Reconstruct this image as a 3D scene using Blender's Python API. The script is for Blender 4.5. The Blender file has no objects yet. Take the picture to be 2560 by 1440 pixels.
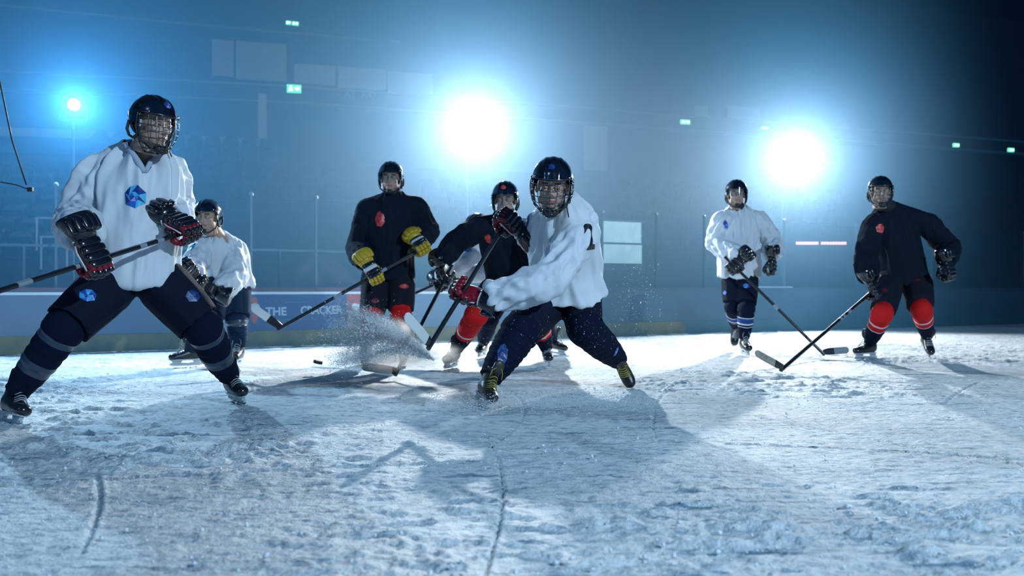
import bpy, bmesh, math, random
import numpy as np
from mathutils import Vector, Matrix
from mathutils.bvhtree import BVHTree
random.seed(7); rng = np.random.default_rng(7)
sc = bpy.context.scene
C = sc.collection

# ---------------------------------------------------------------- camera
FPX = 2200.0; CAMH = 0.70
cam_d = bpy.data.cameras.new('camera'); cam = bpy.data.objects.new('camera', cam_d); C.objects.link(cam)
cam.location = (0, 0, CAMH); cam.rotation_euler = (math.pi/2, 0, 0)
cam_d.sensor_width = 36; cam_d.lens = FPX/2560*36; cam_d.clip_end = 200; cam_d.clip_start = .05
cam_d.dof.use_dof = True; cam_d.dof.focus_distance = 4.8; cam_d.dof.aperture_fstop = 2.4
sc.camera = cam
def W(px, py, Y): return Vector(((px-1280)/FPX*Y, Y, CAMH-(py-720)/FPX*Y))
def GR(px, py, z=0.0):                                   # a point of the ice seen at this place
    Y = FPX*(CAMH-z)/(py-720); return Vector(((px-1280)/FPX*Y, Y, z))

# ---------------------------------------------------------------- world and exposure
sc.view_settings.view_transform = 'Standard'; sc.view_settings.look = 'None'
sc.view_settings.exposure = -0.10; sc.view_settings.gamma = 1; sc.view_settings.use_curve_mapping = False
w = bpy.data.worlds.new('world'); sc.world = w; w.use_nodes = True
bgn = w.node_tree.nodes['Background']
bgn.inputs[0].default_value = (0.010, 0.15, 0.44, 1); bgn.inputs[1].default_value = 0.36
cy = sc.cycles
cy.use_denoising = True
try: cy.denoiser = 'OPENIMAGEDENOISE'
except Exception: pass
cy.max_bounces = 5; cy.diffuse_bounces = 2; cy.glossy_bounces = 2; cy.transmission_bounces = 3
cy.volume_bounces = 0; cy.transparent_max_bounces = 12
cy.caustics_reflective = False; cy.caustics_refractive = False
cy.use_adaptive_sampling = True; cy.adaptive_threshold = 0.04
cy.volume_step_rate = 1.0; cy.volume_max_steps = 64
cy.sample_clamp_indirect = 4.0; cy.sample_clamp_direct = 40.0

# ---------------------------------------------------------------- rink frame: a runs along the boards, n away from the ice
CA, SA = 0.881, 0.473
def R_(a, n, z): return Vector((a*CA - n*SA, 12.04 + a*SA + n*CA, z))
def a_at(px, n):                                         # position along the boards line seen at that column
    k = (px-1280)/FPX                                    # X = k Y
    # a*CA - n*SA = k (12.04 + a*SA + n*CA)
    return (k*(12.04+n*CA) + n*SA)/(CA - k*SA)
def z_at(p, py): return CAMH-(py-720)/FPX*p.y

# ---------------------------------------------------------------- lights
LAMPS = []   # (position, power, colour)
for px, py, pw, col in ((185, 262, 460, (0.40, .70, 1)), (1192, 315, 1000, (.84, .94, 1)), (1990, 395, 1080, (.84, .94, 1))):
    a = a_at(px, .5); p = R_(a, .5, 0); p.z = z_at(p, py)
    LAMPS.append((p, pw, col))
def lamp_light(p, pw, col, target):
    d = bpy.data.lights.new('floodlight_beam', 'SPOT'); d.energy = pw*math.pi; d.color = col; d.shadow_soft_size = .055
    d.spot_size = math.radians(164); d.spot_blend = .85
    o = bpy.data.objects.new('floodlight_beam', d); C.objects.link(o); o.location = p
    o.rotation_euler = (target-p).to_track_quat('-Z', 'Y').to_euler(); return o
# unseen bluish key and fill lamps added behind the camera to light the front
for loc, e, col, size in (((5.6, -2.2, 4.6), 880, (.55, .80, 1), .25), ((-7.5, -5.0, 9.0), 230, (.30, .62, 1), 2.0)):
    d = bpy.data.lights.new('fill_lamp', 'AREA'); d.energy = e; d.color = col; d.size = size
    o = bpy.data.objects.new('fill_lamp', d); C.objects.link(o); o.location = loc
    o.rotation_euler = (Vector((-0.5, 6.5, 0.8))-Vector(loc)).to_track_quat('-Z', 'Y').to_euler()

# ================================================================ materials
def mat(name, col, rough=.6, metal=0, spec=.5, emis=None, es=0, coat=0, bump=None, var=None, sheen=0):
    m = bpy.data.materials.new(name); m.use_nodes = True; nt = m.node_tree; b = nt.nodes['Principled BSDF']
    b.inputs['Base Color'].default_value = (*col, 1); b.inputs['Roughness'].default_value = rough
    b.inputs['Metallic'].default_value = metal; b.inputs['Specular IOR Level'].default_value = spec
    if coat: b.inputs['Coat Weight'].default_value = coat; b.inputs['Coat Roughness'].default_value = .08
    if emis: b.inputs['Emission Color'].default_value = (*emis, 1); b.inputs['Emission Strength'].default_value = es
    tc = nt.nodes.new('ShaderNodeTexCoord')
    if var:
        n = nt.nodes.new('ShaderNodeTexNoise'); n.inputs['Scale'].default_value = var[0]; n.inputs['Detail'].default_value = 4
        r = nt.nodes.new('ShaderNodeValToRGB'); r.color_ramp.elements[0].position = .35; r.color_ramp.elements[1].position = .7
        r.color_ramp.elements[0].color = (*[c*(1-var[1]) for c in col], 1); r.color_ramp.elements[1].color = (*[min(1, c*(1+var[1]*.5)) for c in col], 1)
        nt.links.new(tc.outputs['Object'], n.inputs['Vector']); nt.links.new(n.outputs['Fac'], r.inputs[0]); nt.links.new(r.outputs[0], b.inputs['Base Color'])
    if bump:
        n = nt.nodes.new('ShaderNodeTexNoise'); n.inputs['Scale'].default_value = bump[0]; n.inputs['Detail'].default_value = 3
        bp = nt.nodes.new('ShaderNodeBump'); bp.inputs['Strength'].default_value = bump[1]; bp.inputs['Distance'].default_value = bump[2] if len(bump) > 2 else .004
        nt.links.new(tc.outputs['Object'], n.inputs['Vector']); nt.links.new(n.outputs['Fac'], bp.inputs['Height']); nt.links.new(bp.outputs[0], b.inputs['Normal'])
    return m
M = {}
M['white_jersey'] = mat('white_jersey', (.62, .66, .72), .75, spec=.25, bump=(260, .25, .002), var=(3, .05))
M['dark_jersey'] = mat('dark_jersey', (.006, .012, .022), .9, spec=.1, bump=(260, .25, .002))
M['navy_pants'] = mat('navy_pants', (.006, .010, .024), .85, spec=.12, bump=(180, .3, .003))
M['dark_pants'] = mat('dark_pants', (.010, .013, .022), .85, spec=.12, bump=(180, .3, .003))
M['blue_pants'] = mat('blue_pants', (.008, .022, .055), .85, spec=.12, bump=(180, .3, .003))
M['navy_sock'] = mat('navy_sock', (.003, .008, .024), .85, spec=.1, bump=(300, .5, .003))
M['red_sock'] = mat('red_sock', (.56, .008, .010), .75, spec=.2, bump=(300, .4, .003))
M['white_sock'] = mat('white_sock', (.62, .62, .66), .8, spec=.2)
M['blue_sock'] = mat('blue_sock', (.012, .05, .20), .8, spec=.2)
M['clear_tape'] = mat('clear_tape', (.022, .042, .07), .35, spec=.6)
M['black_boot'] = mat('black_boot', (.008, .010, .014), .35, spec=.5, bump=(60, .2, .002))
M['toe_cap'] = mat('toe_cap', (.012, .014, .018), .18, spec=.6)
M['gold_boot'] = mat('gold_boot', (.035, .034, .020), .4, spec=.5, var=(30, .6))
M['white_plastic'] = mat('white_plastic', (.42, .48, .52), .3, spec=.5)
M['steel'] = mat('steel', (.6, .63, .66), .22, metal=1)
M['laces'] = mat('laces', (.30, .34, .38), .8)
M['gold_laces'] = mat('gold_laces', (.34, .26, .04), .8)
M['helmet_black'] = mat('helmet_black', (.004, .007, .016), .16, spec=.6, coat=.6)
M['vent_black'] = mat('vent_black', (.001, .001, .002), .7)
M['cage_wire'] = mat('cage_wire', (.10, .12, .14), .25, metal=.9)
M['strap'] = mat('strap', (.01, .012, .016), .6)
M['skin'] = mat('skin', (.42, .27, .21), .55, spec=.35, bump=(120, .1, .001))
M['lips'] = mat('lips', (.34, .13, .12), .45)
M['brow'] = mat('brow', (.05, .032, .022), .8)
M['eye_white'] = mat('eye_white', (.6, .6, .6), .2)
M['iris'] = mat('iris', (.03, .025, .02), .15)
M['hair'] = mat('hair', (.035, .022, .014), .6)
M['glove_black'] = mat('glove_black', (.006, .008, .014), .22, spec=.6, coat=.3, bump=(40, .15, .002))
M['glove_red'] = mat('glove_red', (.20, .006, .018), .4, spec=.4)
M['glove_white'] = mat('glove_white', (.55, .55, .58), .4)
M['glove_yellow'] = mat('glove_yellow', (.48, .31, .015), .4)
M['glove_dark'] = mat('glove_dark', (.010, .016, .024), .35, spec=.5)
M['stick_black'] = mat('stick_black', (.010, .013, .018), .25, spec=.6)
M['stick_grey'] = mat('stick_grey', (.22, .26, .30), .35)
M['stick_blue'] = mat('stick_blue', (.03, .20, .55), .35)
M['white_tape'] = mat('white_tape', (.60, .62, .62), .7, bump=(90, .4, .002))
M['pale_wood'] = mat('pale_wood', (.50, .50, .42), .5, var=(25, .35))
M['collar_grey'] = mat('collar_grey', (.36, .42, .52), .75)
M['neck_dark'] = mat('neck_dark', (.008, .014, .022), .8)
M['black_digit'] = mat('black_digit', (.006, .007, .010), .6)
M['red_patch'] = mat('red_patch', (.55, .05, .05), .6)
M['puck'] = mat('puck', (.012, .012, .014), .5, bump=(120, .4))
M['snow'] = mat('snow', (.74, .80, .86), .6, spec=.4, bump=(200, .6, .004))

def snow_air_mat():
    m = bpy.data.materials.new('airborne_snow'); m.use_nodes = True; nt = m.node_tree; nt.nodes.clear()
    o = nt.nodes.new('ShaderNodeOutputMaterial'); mx = nt.nodes.new('ShaderNodeMixShader'); mx.inputs[0].default_value = .62
    d = nt.nodes.new('ShaderNodeBsdfDiffuse'); d.inputs[0].default_value = (.92, .95, .97, 1); t = nt.nodes.new('ShaderNodeBsdfTranslucent'); t.inputs[0].default_value = (.95, .97, 1, 1)
    nt.links.new(d.outputs[0], mx.inputs[1]); nt.links.new(t.outputs[0], mx.inputs[2]); nt.links.new(mx.outputs[0], o.inputs[0]); return m
M['snow_air'] = snow_air_mat()
def gem_mat(name, cols):
    m = bpy.data.materials.new(name); m.use_nodes = True; nt = m.node_tree; b = nt.nodes['Principled BSDF']
    at = nt.nodes.new('ShaderNodeAttribute'); at.attribute_name = 'facet'
    nt.links.new(at.outputs['Color'], b.inputs['Base Color']); b.inputs['Roughness'].default_value = .35
    m['cols'] = 1; return m
M['gem'] = gem_mat('gem', None)
GEM_BLUE = [(.010, .05, .34), (.012, .12, .50), (.03, .30, .62), (.02, .05, .22), (.08, .48, .75), (.10, .06, .42), (.30, .30, .80), (.005, .03, .20)]
GEM_RED = [(.60, .06, .05), (.50, .03, .03), (.70, .10, .08), (.42, .03, .03)]
GEM_DULL = [(.010, .03, .15), (.012, .05, .22), (.02, .10, .30), (.008, .02, .10)]

def glass_mat(name, tint=(.86, .94, .97), refl=.5):
    m = bpy.data.materials.new(name); m.use_nodes = True; nt = m.node_tree; nt.nodes.clear()
    o = nt.nodes.new('ShaderNodeOutputMaterial'); mx = nt.nodes.new('ShaderNodeMixShader')
    t = nt.nodes.new('ShaderNodeBsdfTransparent'); t.inputs[0].default_value = (*tint, 1)
    g = nt.nodes.new('ShaderNodeBsdfGlossy'); g.inputs['Roughness'].default_value = .03; g.inputs[0].default_value = (.9, .95, 1, 1)
    f = nt.nodes.new('ShaderNodeFresnel'); f.inputs[0].default_value = 1.45
    mu = nt.nodes.new('ShaderNodeMath'); mu.operation = 'MULTIPLY'; mu.inputs[1].default_value = refl
    nt.links.new(f.outputs[0], mu.inputs[0]); nt.links.new(mu.outputs[0], mx.inputs[0])
    nt.links.new(t.outputs[0], mx.inputs[1]); nt.links.new(g.outputs[0], mx.inputs[2]); nt.links.new(mx.outputs[0], o.inputs[0])
    return m
M['rink_glass'] = glass_mat('rink_glass', (.90, .96, .98), .25)
M['visor'] = glass_mat('visor', (.80, .88, .92), .8)

# ================================================================ geometry collector
def frame(x, hint):
    x = Vector(x).normalized(); y = (Vector(hint) - x*x.dot(Vector(hint)))
    if y.length < 1e-5: y = x.orthogonal()
    y.normalize(); return x, y, x.cross(y)
class G:
    def __init__(s): s.v = []; s.f = []; s.m = []
    def add(s, vs, fs, mi=0, T=None):
        o = len(s.v)
        s.v += [tuple(T @ Vector(p)) for p in vs] if T is not None else [tuple(p) for p in vs]
        for k, f in enumerate(fs):
            s.f.append(tuple(i+o for i in f)); s.m.append(mi[k] if isinstance(mi, list) else mi)
    def loft(s, secs, seg=20, mi=0, cap=True, indent=(0, 0), power=1.0, ringmat=None):
        """secs: (centre, u, v, ru, rv); indent pushes the end caps inwards"""
        vs = []; fs = []; ms = []
        for c, u, v, ru, rv in secs:
            for k in range(seg):
                t = 2*math.pi*k/seg; cu, sv = math.cos(t), math.sin(t)
                if power != 1.0:
                    cu = math.copysign(abs(cu)**power, cu); sv = math.copysign(abs(sv)**power, sv)
                vs.append(Vector(c) + Vector(u)*ru*cu + Vector(v)*rv*sv)
        n = len(secs)
        for i in range(n-1):
            for k in range(seg):
                k2 = (k+1) % seg
                fs.append((i*seg+k, i*seg+k2, (i+1)*seg+k2, (i+1)*seg+k)); ms.append(ringmat[i] if ringmat else mi)
        if cap:
            for e, i in ((0, 0), (1, n-1)):
                c = Vector(secs[i][0]); nb = Vector(secs[1 if i == 0 else n-2][0])
                c2 = c + (nb-c).normalized()*indent[e]
                vs.append(c2); ci = len(vs)-1
                for k in range(seg):
                    k2 = (k+1) % seg
                    fs.append((ci, i*seg+k2, i*seg+k) if i == 0 else (ci, i*seg+k, i*seg+k2)); ms.append((ringmat[0] if i == 0 else ringmat[-1]) if ringmat else mi)
        s.add(vs, fs, ms)
    def tube(s, pts, r, seg=8, mi=0, cap=True, hint=(0, 0, 1), flat=1.0):
        pts = [Vector(p) for p in pts]; secs = []; n = len(pts)
        rr = r if isinstance(r, (list, tuple)) else [r]*n
        h = Vector(hint)
        for i, p in enumerate(pts):
            d = (pts[min(i+1, n-1)] - pts[max(i-1, 0)])
            x, y, z = frame(d, h); h = y; secs.append((p, y, z, rr[i], rr[i]*flat))
        s.loft(secs, seg, mi, cap)
    def caps(s, p, q, r1, r2, seg=14, mi=0):
        """tapered limb with round ends"""
        p, q = Vector(p), Vector(q); d = q-p; L = d.length or 1e-6; x, y, z = frame(d, (.3, .2, 1)); secs = []
        for k in range(5): t = math.pi/2*(k/5+.02); secs.append((p - x*r1*math.cos(t), y, z, r1*math.sin(t), r1*math.sin(t)))
        for k in range(0, 7): t = k/6; secs.append((p.lerp(q, t), y, z, r1+(r2-r1)*t, r1+(r2-r1)*t))
        for k in range(4, -1, -1): t = math.pi/2*(k/5+.02); secs.append((q + x*r2*math.cos(t), y, z, r2*math.sin(t), r2*math.sin(t)))
        s.loft(secs, seg, mi)
    def ell(s, c, r, e=1.0, seg=16, mi=0, R=None, T=None):
        """ellipsoid; e below 1 squares it into a padded block"""
        vs = []; fs = []; nv = seg//2
        sg = lambda a: math.copysign(abs(a)**e, a)
        for i in range(nv+1):
            ph = -math.pi/2+math.pi*i/nv
            for k in range(seg):
                th = 2*math.pi*k/seg
                p = Vector((r[0]*sg(math.cos(ph))*sg(math.cos(th)), r[1]*sg(math.cos(ph))*sg(math.sin(th)), r[2]*sg(math.sin(ph))))
                if R is not None: p = R @ p
                vs.append(Vector(c)+p)
        for i in range(nv):
            for k in range(seg): fs.append((i*seg+k, i*seg+(k+1) % seg, (i+1)*seg+(k+1) % seg, (i+1)*seg+k))
        s.add(vs, fs, mi, T)
    def box(s, c, h, mi=0, R=None, b=0.0):
        c = Vector(c); bm = bmesh.new(); bmesh.ops.create_cube(bm, size=2)
        for v in bm.verts: v.co = Vector((v.co.x*h[0], v.co.y*h[1], v.co.z*h[2]))
        if b: bmesh.ops.bevel(bm, geom=bm.edges[:], offset=b, segments=2, affect='EDGES', profile=.5)
        bm.verts.index_update()
        vs = [(R @ v.co if R is not None else v.co)+c for v in bm.verts]; fs = [tuple(v.index for v in f.verts) for f in bm.faces]
        s.add(vs, fs, mi); bm.free()
    def prism(s, pts, off, mi=0):
        """outline pts (3D, planar) thickened by the vector off"""
        n = len(pts); pts = [Vector(p) for p in pts]; off = Vector(off)
        s.add([p-off/2 for p in pts]+[p+off/2 for p in pts], [tuple(range(n))[::-1], tuple(range(n, 2*n))]+[(i, (i+1) % n, n+(i+1) % n, n+i) for i in range(n)], mi)
    def mesh(s, name, mats, smooth=True, angle=None):
        me = bpy.data.meshes.new(name); me.from_pydata(s.v, [], s.f); 
        for m in mats: me.materials.append(M[m] if isinstance(m, str) else m)
        if len(mats) > 1: me.polygons.foreach_set('material_index', s.m)
        bm = bmesh.new(); bm.from_mesh(me); bmesh.ops.recalc_face_normals(bm, faces=bm.faces[:]); bm.to_mesh(me); bm.free()
        me.polygons.foreach_set('use_smooth', [smooth]*len(me.polygons))
        if angle is not None:
            me.set_sharp_from_angle(angle=math.radians(angle))
        me.update(); return me
def world_of(o):
    m = o.matrix_basis.copy()
    return world_of(o.parent) @ o.matrix_parent_inverse @ m if o.parent is not None else m
def link(name, me, parent=None, T=None, **k):
    """T is the world transform; meshes laid out in world coordinates pass none"""
    o = bpy.data.objects.new(name, me); C.objects.link(o)
    if T is not None: o.matrix_basis = T
    if parent is not None: o.parent = parent; o.matrix_parent_inverse = world_of(parent).inverted()
    for a, b in k.items(): o[a] = b
    return o
def rebase(o, base):
    """put the origin of a mesh laid out in world coordinates at its base"""
    o.data.transform(Matrix.Translation(-Vector(base))); o.location = base; return o
def tag(o, label, cat, group=None, kind=None):
    if label: o['label'] = label
    if cat: o['category'] = cat
    if group: o['group'] = group
    if kind: o['kind'] = kind
    return o
def empty(name, loc, label, cat, group=None):
    o = bpy.data.objects.new(name, None); C.objects.link(o); o.location = loc; o.empty_display_size = .1
    return tag(o, label, cat, group)
def struct(o): o['kind'] = 'structure'; return o

def remesh(g, voxel, smooth=3, name='m'):
    me = g.mesh(name, [], True) if False else bpy.data.meshes.new(name)
    me.from_pydata(g.v, [], g.f)
    bm = bmesh.new(); bm.from_mesh(me); bmesh.ops.recalc_face_normals(bm, faces=bm.faces[:]); bm.to_mesh(me); bm.free()
    o = bpy.data.objects.new(name, me); C.objects.link(o)
    r = o.modifiers.new('r', 'REMESH'); r.mode = 'VOXEL'; r.voxel_size = voxel; r.adaptivity = 0
    if smooth: s = o.modifiers.new('s', 'SMOOTH'); s.factor = .5; s.iterations = smooth
    dg = bpy.context.evaluated_depsgraph_get()
    out = bpy.data.meshes.new_from_object(o.evaluated_get(dg)); bpy.data.objects.remove(o); bpy.data.meshes.remove(me)
    out.name = name; out.materials.clear(); return out

# numpy value noise
def _h(i, j, k, seed):
    n = (i*374761393 + j*668265263 + k*2147483647 + seed*974711) & 0xffffffff
    n = ((n ^ (n >> 13))*1274126177) & 0xffffffff
    return ((n ^ (n >> 16)) & 0xffff)/65535.0
def vnoise(P, seed=0):
    P = np.asarray(P, dtype=np.float64); I = np.floor(P).astype(np.int64); F = P-I; F = F*F*(3-2*F)
    r = 0
    for dx in (0, 1):
        for dy in (0, 1):
            for dz in (0, 1):
                wt = (F[:, 0] if dx else 1-F[:, 0])*(F[:, 1] if dy else 1-F[:, 1])*(F[:, 2] if dz else 1-F[:, 2])
                r = r + wt*_h(I[:, 0]+dx, I[:, 1]+dy, I[:, 2]+dz, seed)
    return r*2-1
def get_co(me):
    a = np.empty(len(me.vertices)*3); me.vertices.foreach_get('co', a); return a.reshape(-1, 3)
def get_no(me):
    a = np.empty(len(me.vertices)*3); me.vertices.foreach_get('normal', a); return a.reshape(-1, 3)
def set_co(me, co): me.vertices.foreach_set('co', co.ravel()); me.update()

def seg_local(co, p, q, hint=(0, -1, 0)):
    p, q = Vector(p), Vector(q); x, y, z = frame(q-p, hint); L = (q-p).length
    d = co-np.array(p); t = d @ np.array(x); a = d @ np.array(y); b = d @ np.array(z)
    tc = np.clip(t, 0, L); dist = np.sqrt(a*a+b*b+(t-tc)**2)
    return t/L, np.arctan2(b, a), dist, t
def folds(me, bones, amp, seed, detail=1.0, post=0):
    """bones: (p, q, radius, kind) cloth folds follow the limb they lie on"""
    co = get_co(me); no = get_no(me); D = []; W_ = []
    for bi, (p, q, r, kind) in enumerate(bones):
        t, th, dist, tm = seg_local(co, p, q)
        ct, st = np.cos(th), np.sin(th); s = seed+bi*17
        if kind == 'torso':
            P = np.stack([ct*2.6+tm*1.0*st, st*2.6+tm*1.2, tm*2.0], 1); w1 = 1-np.abs(vnoise(P, s))*2
            P2 = np.stack([ct*4.2+tm*2.2, st*4.2-tm*2.6*ct, tm*4.5], 1); w2 = 1-np.abs(vnoise(P2, s+3))*2
            P3 = np.stack([ct*8, st*8, tm*8], 1); w3 = vnoise(P3, s+5)
            d = .75*w1 + .45*w2*detail + .18*w3
        elif kind == 'sleeve':
            P = np.stack([ct*1.9+tm*5*1.0, st*1.9-tm*3, tm*7.0], 1); w1 = 1-np.abs(vnoise(P, s))*2
            P2 = np.stack([ct*3.0+tm*9, st*3.0+tm*4, tm*13], 1); w2 = 1-np.abs(vnoise(P2, s+3))*2
            d = .75*w1 + .38*w2*detail
        elif kind == 'pant':
            P = np.stack([ct*2.2, st*2.2, tm*3.5], 1); w1 = vnoise(P, s); P2 = np.stack([ct*5, st*5, tm*10], 1); d = .8*w1+.35*vnoise(P2, s+3)
        else:
            P = np.stack([ct*2, st*2, tm*14], 1); d = vnoise(P, s)*.6
        D.append(d); W_.append(np.exp(-np.maximum(dist-r, 0)/.02 - dist/r*1.2))
    Wt = np.array(W_)+1e-9; Wt /= Wt.sum(0); d = (np.array(D)*Wt).sum(0)
    set_co(me, co+no*(d*amp)[:, None])
    if post:
        bm = bmesh.new(); bm.from_mesh(me)
        for _ in range(post): bmesh.ops.smooth_vert(bm, verts=bm.verts[:], factor=.5, use_axis_x=True, use_axis_y=True, use_axis_z=True)
        bm.to_mesh(me); bm.free()

def bvh(me): return BVHTree.FromPolygons([tuple(v.co) for v in me.vertices], [tuple(p.vertices) for p in me.polygons])
def aim(tree, px, py):
    o = Vector((0, 0, CAMH)); d = Vector(((px-1280)/FPX, 1, -(py-720)/FPX)).normalized()
    return tree.ray_cast(o, d)
def patch(name, me, px, py, w_, h_, cols, parent, label=None, rot=0, seed=1, outline='gem', off=.004, shade=None):
    """faceted badge lying on the cloth around the spot seen there"""
    tree = bvh(me); loc, nrm, *_ = aim(tree, px, py)
    if loc is None:
        print('PATCH MISS', name, px, py); return None
    # smooth normal
    ns = Vector()
    for dx in (-6, 0, 6):
        for dy in (-6, 0, 6):
            l2, n2, *_ = aim(tree, px+dx, py+dy)
            if n2: ns += n2
    nrm = ns.normalized()
    x = Vector((0, 0, 1)).cross(nrm); x = x.normalized() if x.length > .1 else Vector((1, 0, 0)); y = nrm.cross(x)
    r0 = random.Random(seed)
    if outline == 'gem':
        ang = [80, 30, -25, -75, -130, 170, 120]; rad = [1, .92, .95, 1, .95, .90, .92]
        out = [(math.cos(math.radians(a))*r, math.sin(math.radians(a))*r) for a, r in zip(ang, rad)]
        inn = [(p[0]*.5+r0.uniform(-.12, .12), p[1]*.5+r0.uniform(-.12, .12)) for p in out]
        tris = []; n = len(out)
        for i in range(n):
            j = (i+1) % n; tris += [(out[i], out[j], inn[i]), (out[j], inn[j], inn[i]), (inn[i], inn[j], (0.05, 0))]
    else:
        tris = outline
    cr, sr = math.cos(math.radians(rot)), math.sin(math.radians(rot))
    vs = []; fs = []; cs = []
    for t3 in tris:
        col = r0.choice(cols); N = 4; base = len(vs); A, B, D_ = [Vector(p) for p in t3]; idx = {}
        for i in range(N+1):
            for j in range(N+1-i):
                p = A + (B-A)*(i/N) + (D_-A)*(j/N); idx[(i, j)] = len(vs)
                qx, qy = p.x*w_/2, p.y*h_/2; qx, qy = qx*cr-qy*sr, qx*sr+qy*cr
                s0 = loc + x*qx + y*qy + nrm*.12
                hit, hn, *_ = tree.ray_cast(s0, -nrm, .25)
                vs.append(hit+nrm*off if hit else loc+x*qx+y*qy+nrm*off)
        for i in range(N):
            for j in range(N-i):
                fs.append((idx[(i, j)], idx[(i+1, j)], idx[(i, j+1)])); cs.append(col)
                if i+j < N-1: fs.append((idx[(i+1, j)], idx[(i+1, j+1)], idx[(i, j+1)])); cs.append(col)
    m2 = bpy.data.meshes.new(name); m2.from_pydata([tuple(v) for v in vs], [], fs)
    ca = m2.color_attributes.new('facet', 'FLOAT_COLOR', 'CORNER')
    data = []
    for c in cs: data += [*c, 1]*3
    ca.data.foreach_set('color', data); m2.materials.append(M['gem'])
    o = link(name, m2, parent)
    if label: o['label'] = label
    return o

# ================================================================ head, helmet, cage: built once in head space (x right of the wearer, y forward, z up)
def head_template():
    g = G()
    g.ell((0, -.012, .028), (.074, .094, .092)); g.ell((0, .032, -.035), (.060, .058, .078)); g.ell((0, .055, -.088), (.034, .030, .026))
    g.ell((0, .066, .022), (.052, .024, .016)); g.ell((0, .045, .05), (.060, .048, .045))
    for s in (-1, 1):
        g.ell((s*.036, .062, -.028), (.022, .020, .018)); g.ell((s*.076, -.012, -.018), (.010, .020, .032)); g.ell((s*.048, .018, -.068), (.016, .034, .028))
    g.tube([(0, .086, .010), (0, .098, -.014), (0, .108, -.036)], [.007, .009, .012], 10); g.ell((0, .094, -.040), (.018, .012, .009))
    g.ell((0, .082, -.066), (.024, .012, .010)); g.ell((0, .080, -.077), (.020, .011, .008))
    g.tube([(0, -.028, -.03), (0, -.030, -.11), (0, -.036, -.15)], [.058, .057, .060], 20)
    me = remesh(g, .0045, 3, 'head'); co = get_co(me)
    for s in (-1, 1):
        d = co-np.array((s*.031, .088, -.004)); k = np.exp(-(d[:, 0]**2/.016**2+d[:, 2]**2/.010**2+d[:, 1]**2/.03**2)); co[:, 1] -= .013*k
        d = co-np.array((s*.009, .104, -.048)); k = np.exp(-(d**2).sum(1)/.004**2); co[:, 2] += .004*k
    k = np.exp(-((co[:, 2]+.0715)/.0022)**2)*(np.abs(co[:, 0]) < .022)*(co[:, 1] > .06); co[:, 1] -= .005*k
    set_co(me, co)
    V = [tuple(c) for c in co]; F = [tuple(p.vertices) for p in me.polygons]; MI = []
    for p in me.polygons:
        c = co[list(p.vertices)].mean(0); m = 0
        if c[1] > .066 and abs(c[0]) < .023 and -.083 < c[2] < -.059: m = 1
        if c[1] > .055 and .014 < abs(c[0]) < .048 and .016 < c[2]-.10*(abs(c[0])-.03)*-1 < .025: m = 2
        if c[2] > .062 or (c[1] < -.02 and c[2] > -.07 and abs(c[0]) > .0 and not (abs(c[0]) > .066 and c[2] < .01)): m = 5
        MI.append(m)
    g2 = G(); g2.add(V, F, MI)
    for s in (-1, 1):
        g2.ell((s*.031, .0695, -.005), (.0125, .0125, .0110), seg=14, mi=3); g2.ell((s*.031, .0775, -.006), (.0058, .005, .0062), seg=10, mi=4)
        g2.tube([(s*.017, .082, .001), (s*.031, .0850, .0035), (s*.046, .078, .001)], .0050, 6, 0)
        g2.tube([(s*.018, .081, -.010), (s*.031, .0830, -.0140), (s*.045, .077, -.011)], .0040, 6, 0)
    bpy.data.meshes.remove(me); return g2
HEAD = head_template(); HEADM = ['skin', 'lips', 'brow', 'eye_white', 'iris', 'hair']

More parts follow.
